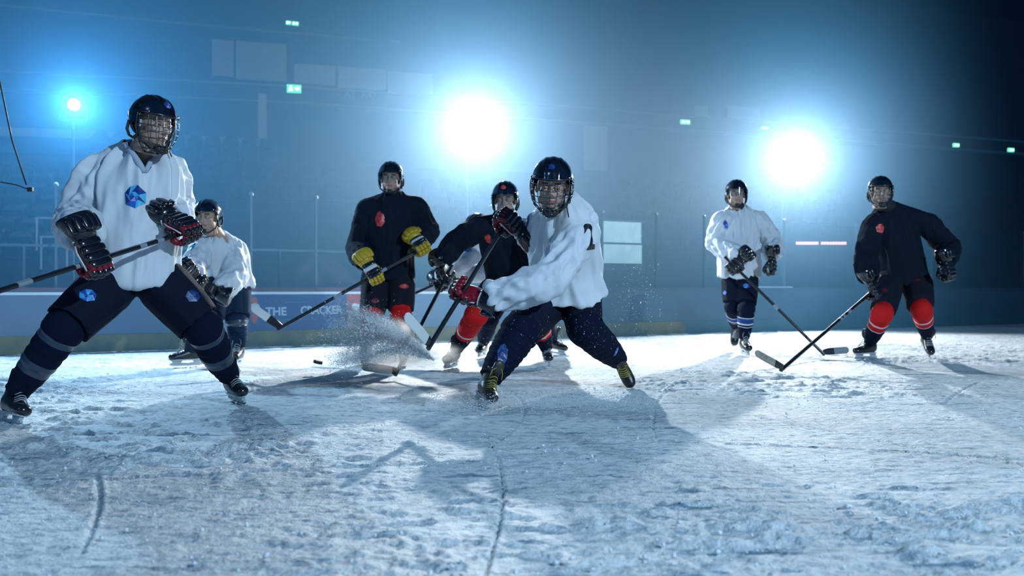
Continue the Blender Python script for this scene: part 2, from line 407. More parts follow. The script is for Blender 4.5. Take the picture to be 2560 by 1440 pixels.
def helmet_shell():
    g = G(); na, ne = 72, 26; a_, b_, c_ = .103, .128, .112; cz = .026; cy0 = -.008
    vs = []; fs = []; ms = []
    def rad(az, el, low):
        k = 1.0; fr = max(0, math.cos(az))
        # padded ridges running front to back, brow lip, rear occipital cup
        lat = math.sin(az)*math.cos(el); fore = math.cos(az)*math.cos(el)
        k += .030*math.exp(-((abs(lat)-.36)/.07)**2)*(1 if el > .25 else max(0, el/.25))
        k += .022*math.exp(-(lat/.10)**2)*math.sin(max(0, el))
        k -= .016*math.exp(-((abs(lat)-.19)/.05)**2)*math.sin(max(0, el))
        k += .030*math.exp(-((fore+.15)/.04)**2)*(abs(lat) < .98)*.6
        k += .035*math.exp(-((el-low)/.10)**2)
        k += .035*math.exp(-((el-.10)/.12)**2)*max(0, -math.cos(az))
        return k
    for j in range(ne+1):
        for i in range(na):
            az = 2*math.pi*i/na; c = math.cos(az)
            zl = .040 if c > .45 else (.040+(-.012-.040)*min(1, (.45-c)/.35) if c > -.35 else -.012+(-.062+.012)*min(1, (-.35-c)/.4))
            if abs(math.sin(az)) > .86 and -.35 < c < .25: zl += .0
            low = math.asin(max(-.95, (zl-cz)/c_)); el = low+(math.pi/2-low)*j/ne; k = rad(az, el, low)
            vs.append((a_*k*math.cos(el)*math.sin(az), cy0+b_*k*math.cos(el)*math.cos(az), cz+c_*k*math.sin(el)))
    for j in range(ne):
        for i in range(na):
            i2 = (i+1) % na; fs.append((j*na+i, j*na+i2, (j+1)*na+i2, (j+1)*na+i)); m = 0
            az = 2*math.pi*(i+.5)/na; azd = math.degrees(az) % 360
            if (j in (9, 10, 11, 15, 16) and (i % 12) in (3, 4)) or (j in (5, 6) and (i % 18) in (8, 9, 10) and 60 < azd < 300): m = 1
            ms.append(m)
    g.add(vs, fs, ms)
    me = g.mesh('helmet', ['helmet_black', 'vent_black'])
    bm = bmesh.new(); bm.from_mesh(me)
    bm.faces.ensure_lookup_table()
    if (bm.faces[0].calc_center_median()-Vector((0, 0, .03))).dot(bm.faces[0].normal) < 0: bmesh.ops.reverse_faces(bm, faces=bm.faces[:])
    vent = [f for f in bm.faces if f.material_index == 1]
    r = bmesh.ops.inset_region(bm, faces=vent, thickness=.001, depth=-.008)
    bm.to_mesh(me); bm.free()
    o = bpy.data.objects.new('t', me); C.objects.link(o); s = o.modifiers.new('s', 'SOLIDIFY'); s.thickness = .012; s.offset = -1
    dg = bpy.context.evaluated_depsgraph_get(); out = bpy.data.meshes.new_from_object(o.evaluated_get(dg)); bpy.data.objects.remove(o)
    out.polygons.foreach_set('use_smooth', [True]*len(out.polygons)); out.name = 'helmet'; out.set_sharp_from_angle(angle=math.radians(40)); return out
HELMET = helmet_shell()
def hardware():
    out = []
    for s in (-1, 1):
        for y, z in ((.072, .052), (.030, .030), (-.060, .015)):
            g = G(); x = .103*math.sqrt(max(.05, 1-((y+.008)/.128)**2)); g.ell((s*(x+.005), y, z), (.005, .005, .005), seg=8); out.append(g.mesh('screw', ['steel']))
    return out
SCREWS = hardware()
def ear_guard(s):
    g = G()
    pts = [(s*.096, -.055, -.005), (s*.098, -.060, -.05), (s*.092, -.045, -.078), (s*.090, -.012, -.088), (s*.092, .018, -.070), (s*.097, .030, -.02), (s*.10, .030, .015)]
    g.tube(pts, .006, 8, flat=1.6)
    g.box((s*.100, .034, -.010), (.003, .010, .018), 1, b=.002)
    return g.mesh('ear_guard', ['strap', 'white_plastic'])
EARG = [ear_guard(-1), ear_guard(1)]
def chin_strap():
    g = G()
    g.tube([(-.094, .012, -.03), (-.080, .035, -.095), (-.040, .066, -.126), (0, .078, -.134), (.040, .066, -.126), (.080, .035, -.095), (.094, .012, -.03)], .004, 8, flat=1.8)
    g.ell((0, .080, -.118), (.026, .018, .018), .8); g.tube([(-.08, .03, -.095), (-.095, .05, -.15)], .003, 6)
    return g.mesh('chin_strap', ['strap'])
CHIN = chin_strap()
def cage_mesh():
    g = G()
    rows = [(.046, .104, .128), (.018, .108, .136), (-.012, .108, .142), (-.042, .104, .144), (-.072, .094, .142), (-.100, .078, .134), (-.128, .055, .122), (-.146, .034, .104)]
    def P(ph, k):
        i = min(int(k), len(rows)-2); f = k-i; z, rx, ry = [rows[i][q]*(1-f)+rows[i+1][q]*f for q in range(3)]
        c = math.cos(ph); return (rx*math.sin(ph), ry*(max(0, c)**.75)-.008 if c > 0 else -.008, z)
    for i in range(len(rows)):
        am = math.radians(84 if i < 5 else 84)
        g.tube([P(-am+2*am*t/20, i) for t in range(21)], .0032 if i in (0, 7) else .0020, 6)
    for d in (-78, -56, -36, -18, 0, 18, 36, 56, 78):
        lo = 7 if abs(d) < 60 else 6.6
        if abs(d) in (18,): pass
        g.tube([P(math.radians(d), lo*t/14) for t in range(15)], .0020, 6)
    for s in (-1, 1):
        am = math.radians(84)*s; g.tube([P(am, 7*t/14) for t in range(15)], .0036, 6)
    g.ell((0, .088, -.122), (.040, .026, .020), .7, mi=1)
    return g.mesh('cage', ['cage_wire', 'strap'])
CAGE = cage_mesh()
def visor_mesh():
    g = G(); vs = []; fs = []; N = 28; K = 7
    for j in range(K+1):
        for i in range(N+1):
            ph = math.radians(-82+164*i/N); t = j/K; z = .050-.088*t - .012*t*abs(math.sin(ph))**3*-1
            vs.append((.106*math.sin(ph), .128*math.cos(ph)*(1+.06*t)+.004, z))
    for j in range(K):
        for i in range(N): a = j*(N+1)+i; fs.append((a, a+1, a+N+2, a+N+1))
    g.add(vs, fs)
    me = g.mesh('visor', ['visor']); return me
VISOR = visor_mesh()

# ================================================================ skates in foot space (x toe, z up, origin at the ankle joint, blade edge at z = -.145)
def skate_parts(boot, toe, lace):
    g = G(); X, Y, Z = Vector((1, 0, 0)), Vector((0, 1, 0)), Vector((0, 0, 1))
    g.loft([((x, 0, z), Y, Z, ry, rz) for x, z, ry, rz in ((-.082, -.030, .012, .030), (-.074, -.030, .030, .048), (-.04, -.032, .040, .058), (0, -.032, .043, .062), (.05, -.045, .045, .050), (.10, -.056, .048, .040), (.145, -.060, .047, .035), (.178, -.063, .038, .029), (.194, -.066, .018, .018))], 24)
    g.loft([((x, 0, z), X, Y, rx, ry) for x, z, rx, ry in ((-.005, -.05, .068, .040), (-.006, 0, .064, .042), (.0, .05, .060, .045), (.008, .095, .062, .052))], 24, indent=(0, .03))
    g.box((-.066, 0, .10), (.010, .026, .045), b=.006)
    g.ell((.065, 0, .105), (.018, .036, .048), .8)
    bm = remesh(g, .0065, 4, 'boot')
    for m in (boot, toe): bm.materials.append(M[m])
    co = get_co(bm)
    for p in bm.polygons:
        c = co[list(p.vertices)].mean(0); p.material_index = 1 if c[0] > .135 else 0; p.use_smooth = True
    s = G(); ol = [(-.080, .012), (-.070, .026), (-.03, .031), (.03, .030), (.09, .036), (.13, .036), (.165, .026), (.182, .010)]; s.prism([(x, y, -.088) for x, y in ol]+[(x, -y, -.088) for x, y in ol[::-1]], (0, 0, .012), 0)
    def post(x0, x1, x2, x3): s.prism([(x0, 0, -.086), (x1, 0, -.086), (x2, 0, -.128), (x3, 0, -.128)], (0, .022, 0), 0)
    post(-.085, -.005, -.030, -.075); post(.070, .170, .155, .100)
    s.prism([(-.095, 0, -.118), (-.03, 0, -.113), (.03, 0, -.120), (.10, 0, -.113), (.175, 0, -.116), (.182, 0, -.126), (.16, 0, -.133), (-.08, 0, -.133), (-.10, 0, -.128)], (0, .016, 0), 0)
    hold = s.mesh('blade_holder', ['white_plastic'], False)
    b = G(); b.prism([(-.105, 0, -.124), (.185, 0, -.124), (.190, 0, -.132), (.165, 0, -.1435), (.11, 0, -.145), (-.07, 0, -.145), (-.095, 0, -.140), (-.108, 0, -.132)], (0, .004, 0))
    blade = b.mesh('blade', ['steel'], False)
    l = G()
    for k in range(7):
        t = k/6; x = .118-.060*t; z = -.018+.115*t - .02*math.sin(t*3.1); w_ = .030-.002*k
        l.tube([(x-.012, -w_-.006, z-.012), (x+.004, -w_*.5, z+.006), (x+.006, 0, z+.009), (x+.004, w_*.5, z+.006), (x-.012, w_+.006, z-.012)], .0032, 6)
    for s_ in (-1, 1): l.tube([(.062, 0, .10), (.085, s_*.022, .098), (.080, s_*.035, .08), (.092, s_*.040, .045)], .0028, 6)
    lc = l.mesh('laces', [lace])
    return bm, hold, blade, lc
SK = {'black': skate_parts('black_boot', 'toe_cap', 'laces'), 'gold': skate_parts('gold_boot', 'black_boot', 'gold_laces')}
def skate(parent, ankle, toe, up, style='black'):
    x = Vector(toe).normalized(); z = Vector(up)-x*x.dot(Vector(up)); z.normalize(); y = z.cross(x)
    T = Matrix.Translation(ankle) @ Matrix((x, y, z)).transposed().to_4x4()
    b, h, bl, lc = SK[style]; o = link('skate', b, parent, T)
    link('blade_holder', h, o, T); link('blade', bl, o, T); link('laces', lc, o, T); return o

# ================================================================ gloves in hand space (x knuckles, y thumb side, z back of hand, origin in the grip)
def glove_parts(palm, back, roll, trim, side):
    g = G(); s = side
    g.ell((-.020, 0, .034), (.062, .056, .030), .55, 18, 0)
    g.ell((-.105, 0, .040), (.045, .050, .040), .8, 16, 0)
    me = remesh(g, .006, 3, 'glove'); me.materials.append(M[palm]); me.materials.append(M[back]); co = get_co(me)
    for p in me.polygons:
        c = co[list(p.vertices)].mean(0); p.material_index = 1 if c[2] > .038 else 0; p.use_smooth = True
    r = G()
    for x, w_, mi in ((-.078, .056, 0), (-.042, .060, 1), (-.006, .061, 0), (.026, .058, 0)):
        r.ell((x, 0, .066-abs(x+.02)*.12), (.0205, w_, .020), .55, 16, mi)
    rolls = r.mesh('padded_rolls', [back, roll])
    c = G()
    c.loft([((x, 0, .042), Vector((0, 1, 0)), Vector((0, 0, 1)), a, b) for x, a, b in ((-.095, .056, .048), (-.125, .066, .056), (-.165, .077, .066), (-.205, .085, .074), (-.214, .080, .068))], 24, 0, indent=(0, .05), ringmat=[0, 1, 0, 0])
    for k in range(5):
        t = math.radians(35+110*k/4); c.ell((-.160, .075*math.cos(t), .042+.065*math.sin(t)), (.042, .024, .013), .6, 12, 0)
    cuff = c.mesh('cuff', [back, roll])
    fing = []
    for y, e in ((.044, 1.0), (.015, 1.08), (-.015, 1.04), (-.044, .90)):
        f = G()
        f.tube([(.018, y, .062), (.045*e+.004, y, .050), (.060*e, y, .030)], [.0165, .0175, .0165], 12)
        f.tube([(.060*e, y, .024), (.060*e, y, .0), (.054*e, y, -.016)], [.0165, .017, .0155], 12)
        f.tube([(.050*e, y, -.020), (.030, y, -.036), (.006, y, -.040)], [.0155, .0155, .012], 12)
        f.ell((.050*e+.012, y, .044), (.018, .0155, .018), .6, 12, 1); f.ell((.060*e+.012, y, .006), (.012, .0155, .017), .6, 12, 1)
        fing.append(f.mesh('finger', [palm if back != 'glove_yellow' else roll, back]))
    t = G(); t.tube([(-.055, .040, .022), (-.035, .066, .004), (-.008, .070, -.016)], [.022, .022, .019], 12); t.tube([(-.006, .069, -.018), (.012, .058, -.032), (.026, .046, -.036)], [.019, .018, .014], 12)
    t.ell((-.030, .078, .006), (.028, .012, .020), .6, 12, 1)
    th = t.mesh('thumb', [palm, back])
    p = G()
    if trim:
        p.tube([(-.082, .055, .030), (-.05, .063, .030), (.0, .064, .034), (.040, .060, .030)], .0042, 6)
        p.tube([(-.082, -.055, .030), (-.05, -.063, .030), (.0, -.064, .034), (.040, -.060, .030)], .0042, 6)
        p.tube([(-.100, .058*math.cos(a), .042+.050*math.sin(a)) for a in [math.radians(180+180*k/12) for k in range(13)]], .0042, 6)
    pm = p.mesh('piping', [trim]) if trim else None
    return dict(glove=me, rolls=rolls, cuff=cuff, fingers=fing, thumb=th, piping=pm)
GL = {'red': glove_parts('glove_red', 'glove_black', 'glove_black', 'glove_white', 1),
      'yellow': glove_parts('glove_yellow', 'glove_black', 'glove_white', None, 1),
      'dark': glove_parts('glove_dark', 'glove_black', 'glove_dark', None, 1)}
# the yellow pair is black padded with yellow fingers and yellow and white cuffs
def recolour(me, mats):
    me.materials.clear()
    for m in mats: me.materials.append(M[m])
recolour(GL['yellow']['cuff'], ['glove_yellow', 'glove_white'])
for _f in GL['yellow']['fingers']: recolour(_f, ['glove_yellow', 'glove_yellow'])
def glove(parent, grip, thumbdir, fwd, side, style):
    """side +1 right hand, -1 left; returns the wrist"""
    y = Vector(thumbdir).normalized(); x = Vector(fwd)-y*y.dot(Vector(fwd)); x.normalize()
    z = x.cross(y)*side
    B = Matrix((x, y, z)).transposed()               # a left hand mirrors the right one
    T = Matrix.Translation(grip) @ B.to_4x4() @ Matrix.Scale(1.07, 4); K = GL[style]
    o = link('glove', K['glove'], parent, T)
    link('padded_rolls', K['rolls'], o, T); link('cuff', K['cuff'], o, T)
    for f in K['fingers']: link('finger', f, o, T)
    link('thumb', K['thumb'], o, T)
    if K['piping']: link('piping', K['piping'], o, T)
    return o, T @ Vector((-.12, 0, .042)), T @ Vector((-.17, 0, .042))

# ================================================================ a skater
def make_person(d):
    V_ = d['vox']; name = 'person'
    P, N = d['pelvis'], d['neck']; sR, sL = d['shR'], d['shL']; hR, hL = d['hipR'], d['hipL']
    up = (N-P).normalized(); latS = (sL-sR).normalized(); latH = (hL-hR).normalized()
    # head frame
    hf = Vector(d['face']).normalized(); hu = Vector(d.get('headup', (0, 0, 1))); hu = (hu-hf*hf.dot(hu)).normalized(); hx = hf.cross(hu)
    H = d['head']; hs = d.get('hscale', 1.09)
    TH = Matrix.Translation(H) @ Matrix((hx, hf, hu)).transposed().to_4x4() @ Matrix.Scale(hs, 4)
    # grips decide the wrists
    hands = {}
    for side, key in ((1, 'R'), (-1, 'L')):
        el = d['el'+key]; gp = d['grip'+key]
        ax = d.get('thumb'+key)
        fw = d.get('fwd'+key) or (gp-el)
        hands[key] = (gp, Vector(ax), Vector(fw), side)
    # body: one mesh
    g = G(); base = d['base']
    g.loft([(P-up*.06, latH, up.cross(latH), .15, .11), (P+up*.05, latH, up.cross(latH), .155, .115), (P.lerp(N, .35), latH.lerp(latS, .4), up.cross(latS), .135, .10), (P.lerp(N, .7), latS, up.cross(latS), .165, .115), (P.lerp(N, .92), latS, up.cross(latS), .14, .085), (N, latS, up.cross(latS), .07, .07)], 20)
    nk = TH @ Vector((0, -.028, -.05)); g.caps(N-up*.05, nk, .076, .058); g.ell(N-up*.065+Vector(d['chest']).normalized()*.035, (.12, .075, .085))
    wr = {}
    for key, sh in (('R', sR), ('L', sL)):
        gp, ax, fw, side = hands[key]; y = ax.normalized(); x = (fw-y*y.dot(fw)).normalized(); z = x.cross(y)*side
        wr[key] = gp - x*.12 + z*.042; palm_c = gp - x*.03 + z*.036
        g.caps(sh, d['el'+key], .055, .042); g.caps(d['el'+key], wr[key], .042, .030); g.caps(wr[key], palm_c, .030, .026)
        hip, kn, an = d['hip'+key], d['kn'+key], d['an'+key]
        g.caps(hip, kn, .085, .058); g.caps(kn, an, .055, .040)
        g.caps(P, hip, .09, .09)
    me = remesh(g, .018, 3, name)
    hg = G(); hg.v = []; co = get_co(me)
    hg.add([tuple(c) for c in co], [tuple(p.vertices) for p in me.polygons], 0); hg.add(HEAD.v, HEAD.f, HEAD.m, TH)
    bpy.data.meshes.remove(me); me = hg.mesh(name, HEADM); o = rebase(link(name, me), base)
    tag(o, d['label'], 'person', d.get('group'))
    # helmet and what sits on it
    hel = link('helmet', HELMET, o, TH); [link('screw', e_, hel, TH) for e_ in SCREWS]; [link('ear_guard', e_, hel, TH) for e_ in EARG]
    if d.get('cage'): link('face_cage', CAGE, hel, TH)
    if d.get('visor'): link('visor', VISOR, hel, TH)
    link('chin_strap', CHIN, hel, TH)
    # jersey
    J = G(); js = d.get('jw', 1.0); hem = d.get('hem', -.16); hw = d.get('hemw', .225)*js
    fP = latH.cross(up).normalized(); fS = latS.cross(up).normalized()
    if fP.dot(fS) < 0: fP = -fP
    L = (N-P).length; bul = d.get('bulge', Vector((0, 0, 0)))
    def sec(t, rx, ry):
        k = max(0, min(1, t)); k = k*k*(3-2*k); la = latH.lerp(latS, k).normalized(); u = up; f = la.cross(u).normalized()
        c = P + (N-P)*t + bul*math.sin(math.pi*k)
        return (c, la, f, rx*js, ry*js)
    hd = d.get('hemdir'); secs = [sec(hem/L, hw/js, hw*.80/js), sec(hem/L*.5, .220, .178), sec(.05, .212, .172), sec(.25, .208, .168), sec(.45, .215, .165), sec(.62, .222, .160), sec(.78, .215, .148), sec(.88, .185, .125), sec(.96, .13, .10), sec(1.03, .078, .078)]
    if hd is not None:
        for q_, k_ in ((0, 1), (1, .68), (2, .42), (3, .16)): c, la, f, rx, ry = secs[q_]; secs[q_] = (c+Vector(hd)*k_, la, f, rx, ry)
    J.loft(secs, 32, indent=(.10, 0), power=.92)
    cuffs = {}
    for key, sh in (('R', sR), ('L', sL)):
        el = d['el'+key]; wp = wr[key]; dr = (wp-el).normalized(); end = wp - dr*.030
        J.caps(N.lerp(sh, .20)-up*.05, sh-up*.035, .082*js, .100*js, 18)
        J.caps(sh-up*.035, el, .102*js, .094*js, 18)
        x, y, z = frame(end-el, (0, 0, 1)); m = el.lerp(end, .5)
        sag = Vector((0, 0, -.012))
        J.loft([(el-x*.05, y, z, .070*js, .070*js), (el, y, z, .095*js, .095*js), (m+sag, y, z, .095*js, .098*js), (end, y, z, .074*js, .078*js)], 20, indent=(0, .07))
    jm = remesh(J, V_, 4, 'jersey')
    bones = [(P, N, .20, 'torso'), (sR, d['elR'], .10, 'sleeve'), (d['elR'], wr['R'], .09, 'sleeve'), (sL, d['elL'], .10, 'sleeve'), (d['elL'], wr['L'], .09, 'sleeve')]
    folds(jm, bones, d.get('foldamp', .016), d['seed'], post=3 if V_ < .0105 else 1)
    # V neck
    vd = d.get('vneck'); fdir = fS if fS.dot(Vector(d['chest'])) > 0 else -fS; tree0 = bvh(jm)
    if vd:
        co = get_co(jm); r = co-np.array(N); hh = r @ np.array(up); aa = r @ np.array(latS); ff = r @ np.array(fdir)
        cut = (ff > .0) & (hh > -vd) & (np.abs(aa) < (hh+vd-.006)/(vd+.022)*.086)
        cut |= (np.sqrt(aa**2+ff**2) < .074) & (hh > -.01)
        bm = bmesh.new(); bm.from_mesh(jm); bm.verts.ensure_lookup_table()
        bmesh.ops.delete(bm, geom=[v for v in bm.verts if cut[v.index]], context='VERTS'); bm.to_mesh(jm); bm.free()
    jm.materials.append(M[d['jersey']]); jm.polygons.foreach_set('use_smooth', [True]*len(jm.polygons))
    jo = link('jersey', jm, o); tree = bvh(jm)
    # collar ribbon lying on the jersey round the neck
    cg = G(); pts = []
    if vd:
        for k in range(24):
            t = k/23*2-1; q = N + latS*(t*.092) + up*(.022-(vd+.022)*(1-abs(t))) + fdir*.35
            hit = tree0.ray_cast(q, -fdir, .5); pts.append(hit[0]+fdir*.002 if hit[0] is not None and (hit[0]-N).dot(fdir) > .0 else N+latS*(t*.092)+up*.022+fdir*.03)
        for k in range(1, 16):
            t = math.pi*k/16; pts.append(N + latS*(.092*math.cos(t)) - fdir*(.075*math.sin(t)) + up*(.022+.018*math.sin(t)))
    else:
        for k in range(40):
            t = 2*math.pi*k/40; fr = math.sin(t); pts.append(N + latS*(math.cos(t)*.082) + fdir*(fr*.080) + up*(.016-.035*max(0, fr)+.012*max(0, -fr)))
    pts.append(pts[0])
    cg.tube(pts, (.017 if vd else .018), 8, cap=False, flat=.8)
    link('collar', cg.mesh('collar', [d.get('collar', d['jersey'])]), jo)
    if d.get('guard', d['jersey'] == 'dark_jersey'):
        ng = G(); q0 = N - up*.03; q1 = TH @ Vector((0, -.016, -.088)); x, y, z = frame(q1-q0, latS)
        ng.loft([(q0, y, z, .086, .084), (q0.lerp(q1, .5), y, z, .077, .075), (q1, y, z, .072, .070)], 22, indent=(0, .01)); link('neck_guard_shade', ng.mesh('neck_guard_shade', ['neck_dark']), o)
    # pants
    Q = G(); pw = d.get('pw', 1.0)
    Q.ell(P-up*.02, (.185*pw, .165*pw, .15), R=None)
    for key in 'RL':
        hip, kn = d['hip'+key], d['kn'+key]; x, y, z = frame(kn-hip, latH); e = d.get('pantlen', .93); end = hip.lerp(kn, e)
        Q.loft([(hip-x*.06, y, z, .12*pw, .12*pw), (hip.lerp(kn, .2), y, z, .142*pw, .145*pw), (hip.lerp(kn, .55), y, z, .132*pw, .138*pw), (hip.lerp(kn, .85), y, z, .122*pw, .128*pw), (end, y, z, .120*pw, .126*pw)], 22, indent=(0, .06), power=.9)
    pm = remesh(Q, V_*1.15, 3, 'pants'); folds(pm, [(d['hipR'], d['knR'], .13, 'pant'), (d['hipL'], d['knL'], .13, 'pant')], .011, d['seed']+50)
    pm.materials.append(M[d['pants']]); pm.polygons.foreach_set('use_smooth', [True]*len(pm.polygons)); po = link('pants', pm, o)
    # socks with their bands
    so = {}
    for key in 'RL':
        hip, kn, an = d['hip'+key], d['kn'+key], d['an'+key]; sw = d.get('sockw', 1.0)
        top = kn.lerp(hip, .35); path = []; nr = 60
        for i in range(nr+1):
            t = i/nr
            if t < .22: p = top.lerp(kn, t/.22); r = .088+.004*t/.22
            else: k = (t-.22)/.78; p = kn.lerp(an, k*.93); r = .092-.034*k + .012*math.sin(k*math.pi)
            kb = math.exp(-((t-.24)/.07)**2)*.010
            path.append((p, (r+kb)*sw, t))
        for _ in range(3): path = [path[0]]+[((path[i-1][0]+path[i][0]*2+path[i+1][0])/4, path[i][1], path[i][2]) for i in range(1, nr)]+[path[-1]]
        secs = []; rm = []; h = latH
        for i, (p, r, t) in enumerate(path):
            dd = path[min(i+1, nr)][0]-path[max(i-1, 0)][0]; x, y, z = frame(dd, h); h = y
            wob = 1+.02*math.sin(t*70+ord(key))+.015*math.sin(t*33); secs.append((p, y, z, r*wob, r*wob*1.04))
            m = 0
            for a0, a1, mi in d['bands'+key] if ('bands'+key) in d else d['bands']:
                if a0 <= t < a1: m = mi
            rm.append(m)
        sg = G(); sg.loft(secs, 28, ringmat=rm[:-1])
        sm = sg.mesh('sock', d['sockmats']); folds(sm, [(kn, an, .08, 'pant')], .006, d['seed']+ord(key)); so[key] = link('sock', sm, o)
    # skates
    for key in 'RL': skate(o, d['an'+key], d['toe'+key], d['up'+key], d.get('skate', 'black'))
    for key in 'RL':
        gp, ax, fw, side = hands[key]; glove(o, gp, ax, fw, side, d['glove'])
    return dict(root=o, jersey=jo, pants=po, socks=so, helmet=hel, TH=TH, wr=wr)

# ================================================================ sticks
def stick(butt, heel, bladedir, bladeup, label, bands=(), bladem='white_tape', butt_tape='white_tape', blen=.31, group=None, bandm='stick_grey', taped=.75):
    butt, heel, bd, bu = Vector(butt), Vector(heel), Vector(bladedir).normalized(), Vector(bladeup)
    bu = (bu-bd*bd.dot(bu)).normalized(); x = (heel-butt); L = x.length; x.normalize(); nrm = bd.cross(bu)
    g = G(); n = 90; secs = []; rm = []; _, y, z = frame(x, bd)
    for i in range(n+1):
        t = i/n; secs.append((butt+(heel-butt)*t, y, z, .0155, .0115)); m = 0
        for a0, a1 in bands:
            if a0 <= t < a1: m = 1
        rm.append(m)
    g.loft(secs, 12, ringmat=rm[:-1], power=.6)
    o = link('hockey_stick', g.mesh('hockey_stick', ['stick_black', bandm], True, 50)); rebase(o, heel)
    tag(o, label, 'hockey stick', group)
    b = G(); secs = []; rm = []; K = 16
    for i in range(K+1):
        t = i/K; s = t*blen; curve = .022*t*t; hgt = (.026+.008*min(1, t*4)) if t < .9 else .034*math.sqrt(max(.05, 1-((t-.9)/.1)**2*.8))
        secs.append((heel+bd*(s-.012)+nrm*curve+bu*(.034-.004*t), bu, nrm, hgt, .006-.002*t))
        rm.append(1 if t >= 1-taped else 0)
    b.loft(secs, 12, ringmat=rm[:-1], power=.5)
    bo = link('blade', b.mesh('blade', ['stick_black', bladem], True, 50), o)
    if butt_tape:
        q = G(); q.loft([(butt-x*.006, y, z, .019, .016), (butt+x*.012, y, z, .0205, .0175), (butt+x*.02, y, z, .018, .014), (butt+x*.13, y, z, .0175, .0135)], 12, power=.7)
        link('grip_tape', q.mesh('grip_tape', [butt_tape]), o)
    return o

# ================================================================ arena shell
def mesh_obj(name, g, mats, parent=None, smooth=False, angle=None):
    return link(name, g.mesh(name, mats, smooth, angle), parent)
# ice: snow-scraped sheet, real relief near the lens
def ice_height(X, Y):
    P = np.stack([X, Y, np.zeros_like(X)], 1)
    big = vnoise(P*.9, 1); mask = np.clip(vnoise(P*np.array([.55, .8, 1])+7, 2)*1.6+.35, 0, 1)
    clump = np.clip(vnoise(P*np.array([6.5, 15, 1]), 3)+.55*vnoise(P*np.array([17, 34, 1]), 4)+.40*vnoise(P*np.array([40, 66, 1]), 8)-.12, 0, 1.2)
    lump2 = np.clip(vnoise(P*np.array([3.2, 6.5, 1]), 5)+.5*vnoise(P*np.array([8, 15, 1]), 15)-.42, 0, 1)
    fine = vnoise(P*70, 6)*.0020+vnoise(P*np.array([20, 46, 1]), 7)*.0036
    z = clump*mask*.026 + lump2*.020*np.clip(mask+.15, 0, 1) + fine + big*.002
    r2 = np.random.default_rng(3)
    for k in range(95):                                      # skate cuts: long shallow arcs with a raised lip
        cx, cyy = r2.uniform(-5, 5), r2.uniform(1.5, 9); ang = r2.uniform(0, math.pi); R = r2.uniform(2.5, 14)*r2.choice([-1, 1]); Ln = r2.uniform(.5, 2.4)
        ox, oy = cx-R*math.sin(ang), cyy+R*math.cos(ang); dx, dy = X-ox, Y-oy; rr = np.hypot(dx, dy)
        d = rr-abs(R); s = np.abs(np.arctan2(np.sin(np.arctan2(dy, dx)-math.atan2(cyy-oy, cx-ox)), np.cos(np.arctan2(dy, dx)-math.atan2(cyy-oy, cx-ox))))*abs(R)
        fade = np.clip((Ln-s)/.2, 0, 1); wd = r2.uniform(.0045, .009)
        z += fade*(-.009*np.exp(-(d/wd)**2) + .005*np.exp(-((d-wd*2.2)/wd)**2))
    return z
def grid_patch(x0, x1, y0, y1, nx, ny, power=1.0):
    xs = np.linspace(-1, 1, nx); ty = np.linspace(0, 1, ny)**power; ys = y0+(y1-y0)*ty
    V = []; 
    Xg = np.empty((ny, nx)); Yg = np.empty((ny, nx))
    for j, y in enumerate(ys):
        k = (j/(ny-1)); hw0 = x0 + (x1-x0)*ty[j]; Xg[j] = xs*hw0; Yg[j] = y
    X, Y = Xg.ravel(), Yg.ravel(); Z = ice_height(X, Y)
    Z = Z*np.clip(1.25-Y/16, .25, 1)-.010
    idx = np.arange(nx*ny).reshape(ny, nx); q = np.stack([idx[:-1, :-1], idx[:-1, 1:], idx[1:, 1:], idx[1:, :-1]], -1).reshape(-1, 4)
    me = bpy.data.meshes.new('floor'); me.vertices.add(nx*ny); me.vertices.foreach_set('co', np.stack([X, Y, Z], 1).ravel())
    me.loops.add(q.size); me.loops.foreach_set('vertex_index', q.ravel().astype(np.int32)); me.polygons.add(len(q))
    me.polygons.foreach_set('loop_start', np.arange(0, q.size, 4, dtype=np.int32)); me.polygons.foreach_set('use_smooth', np.ones(len(q), dtype=bool))
    me.update(calc_edges=True); return me
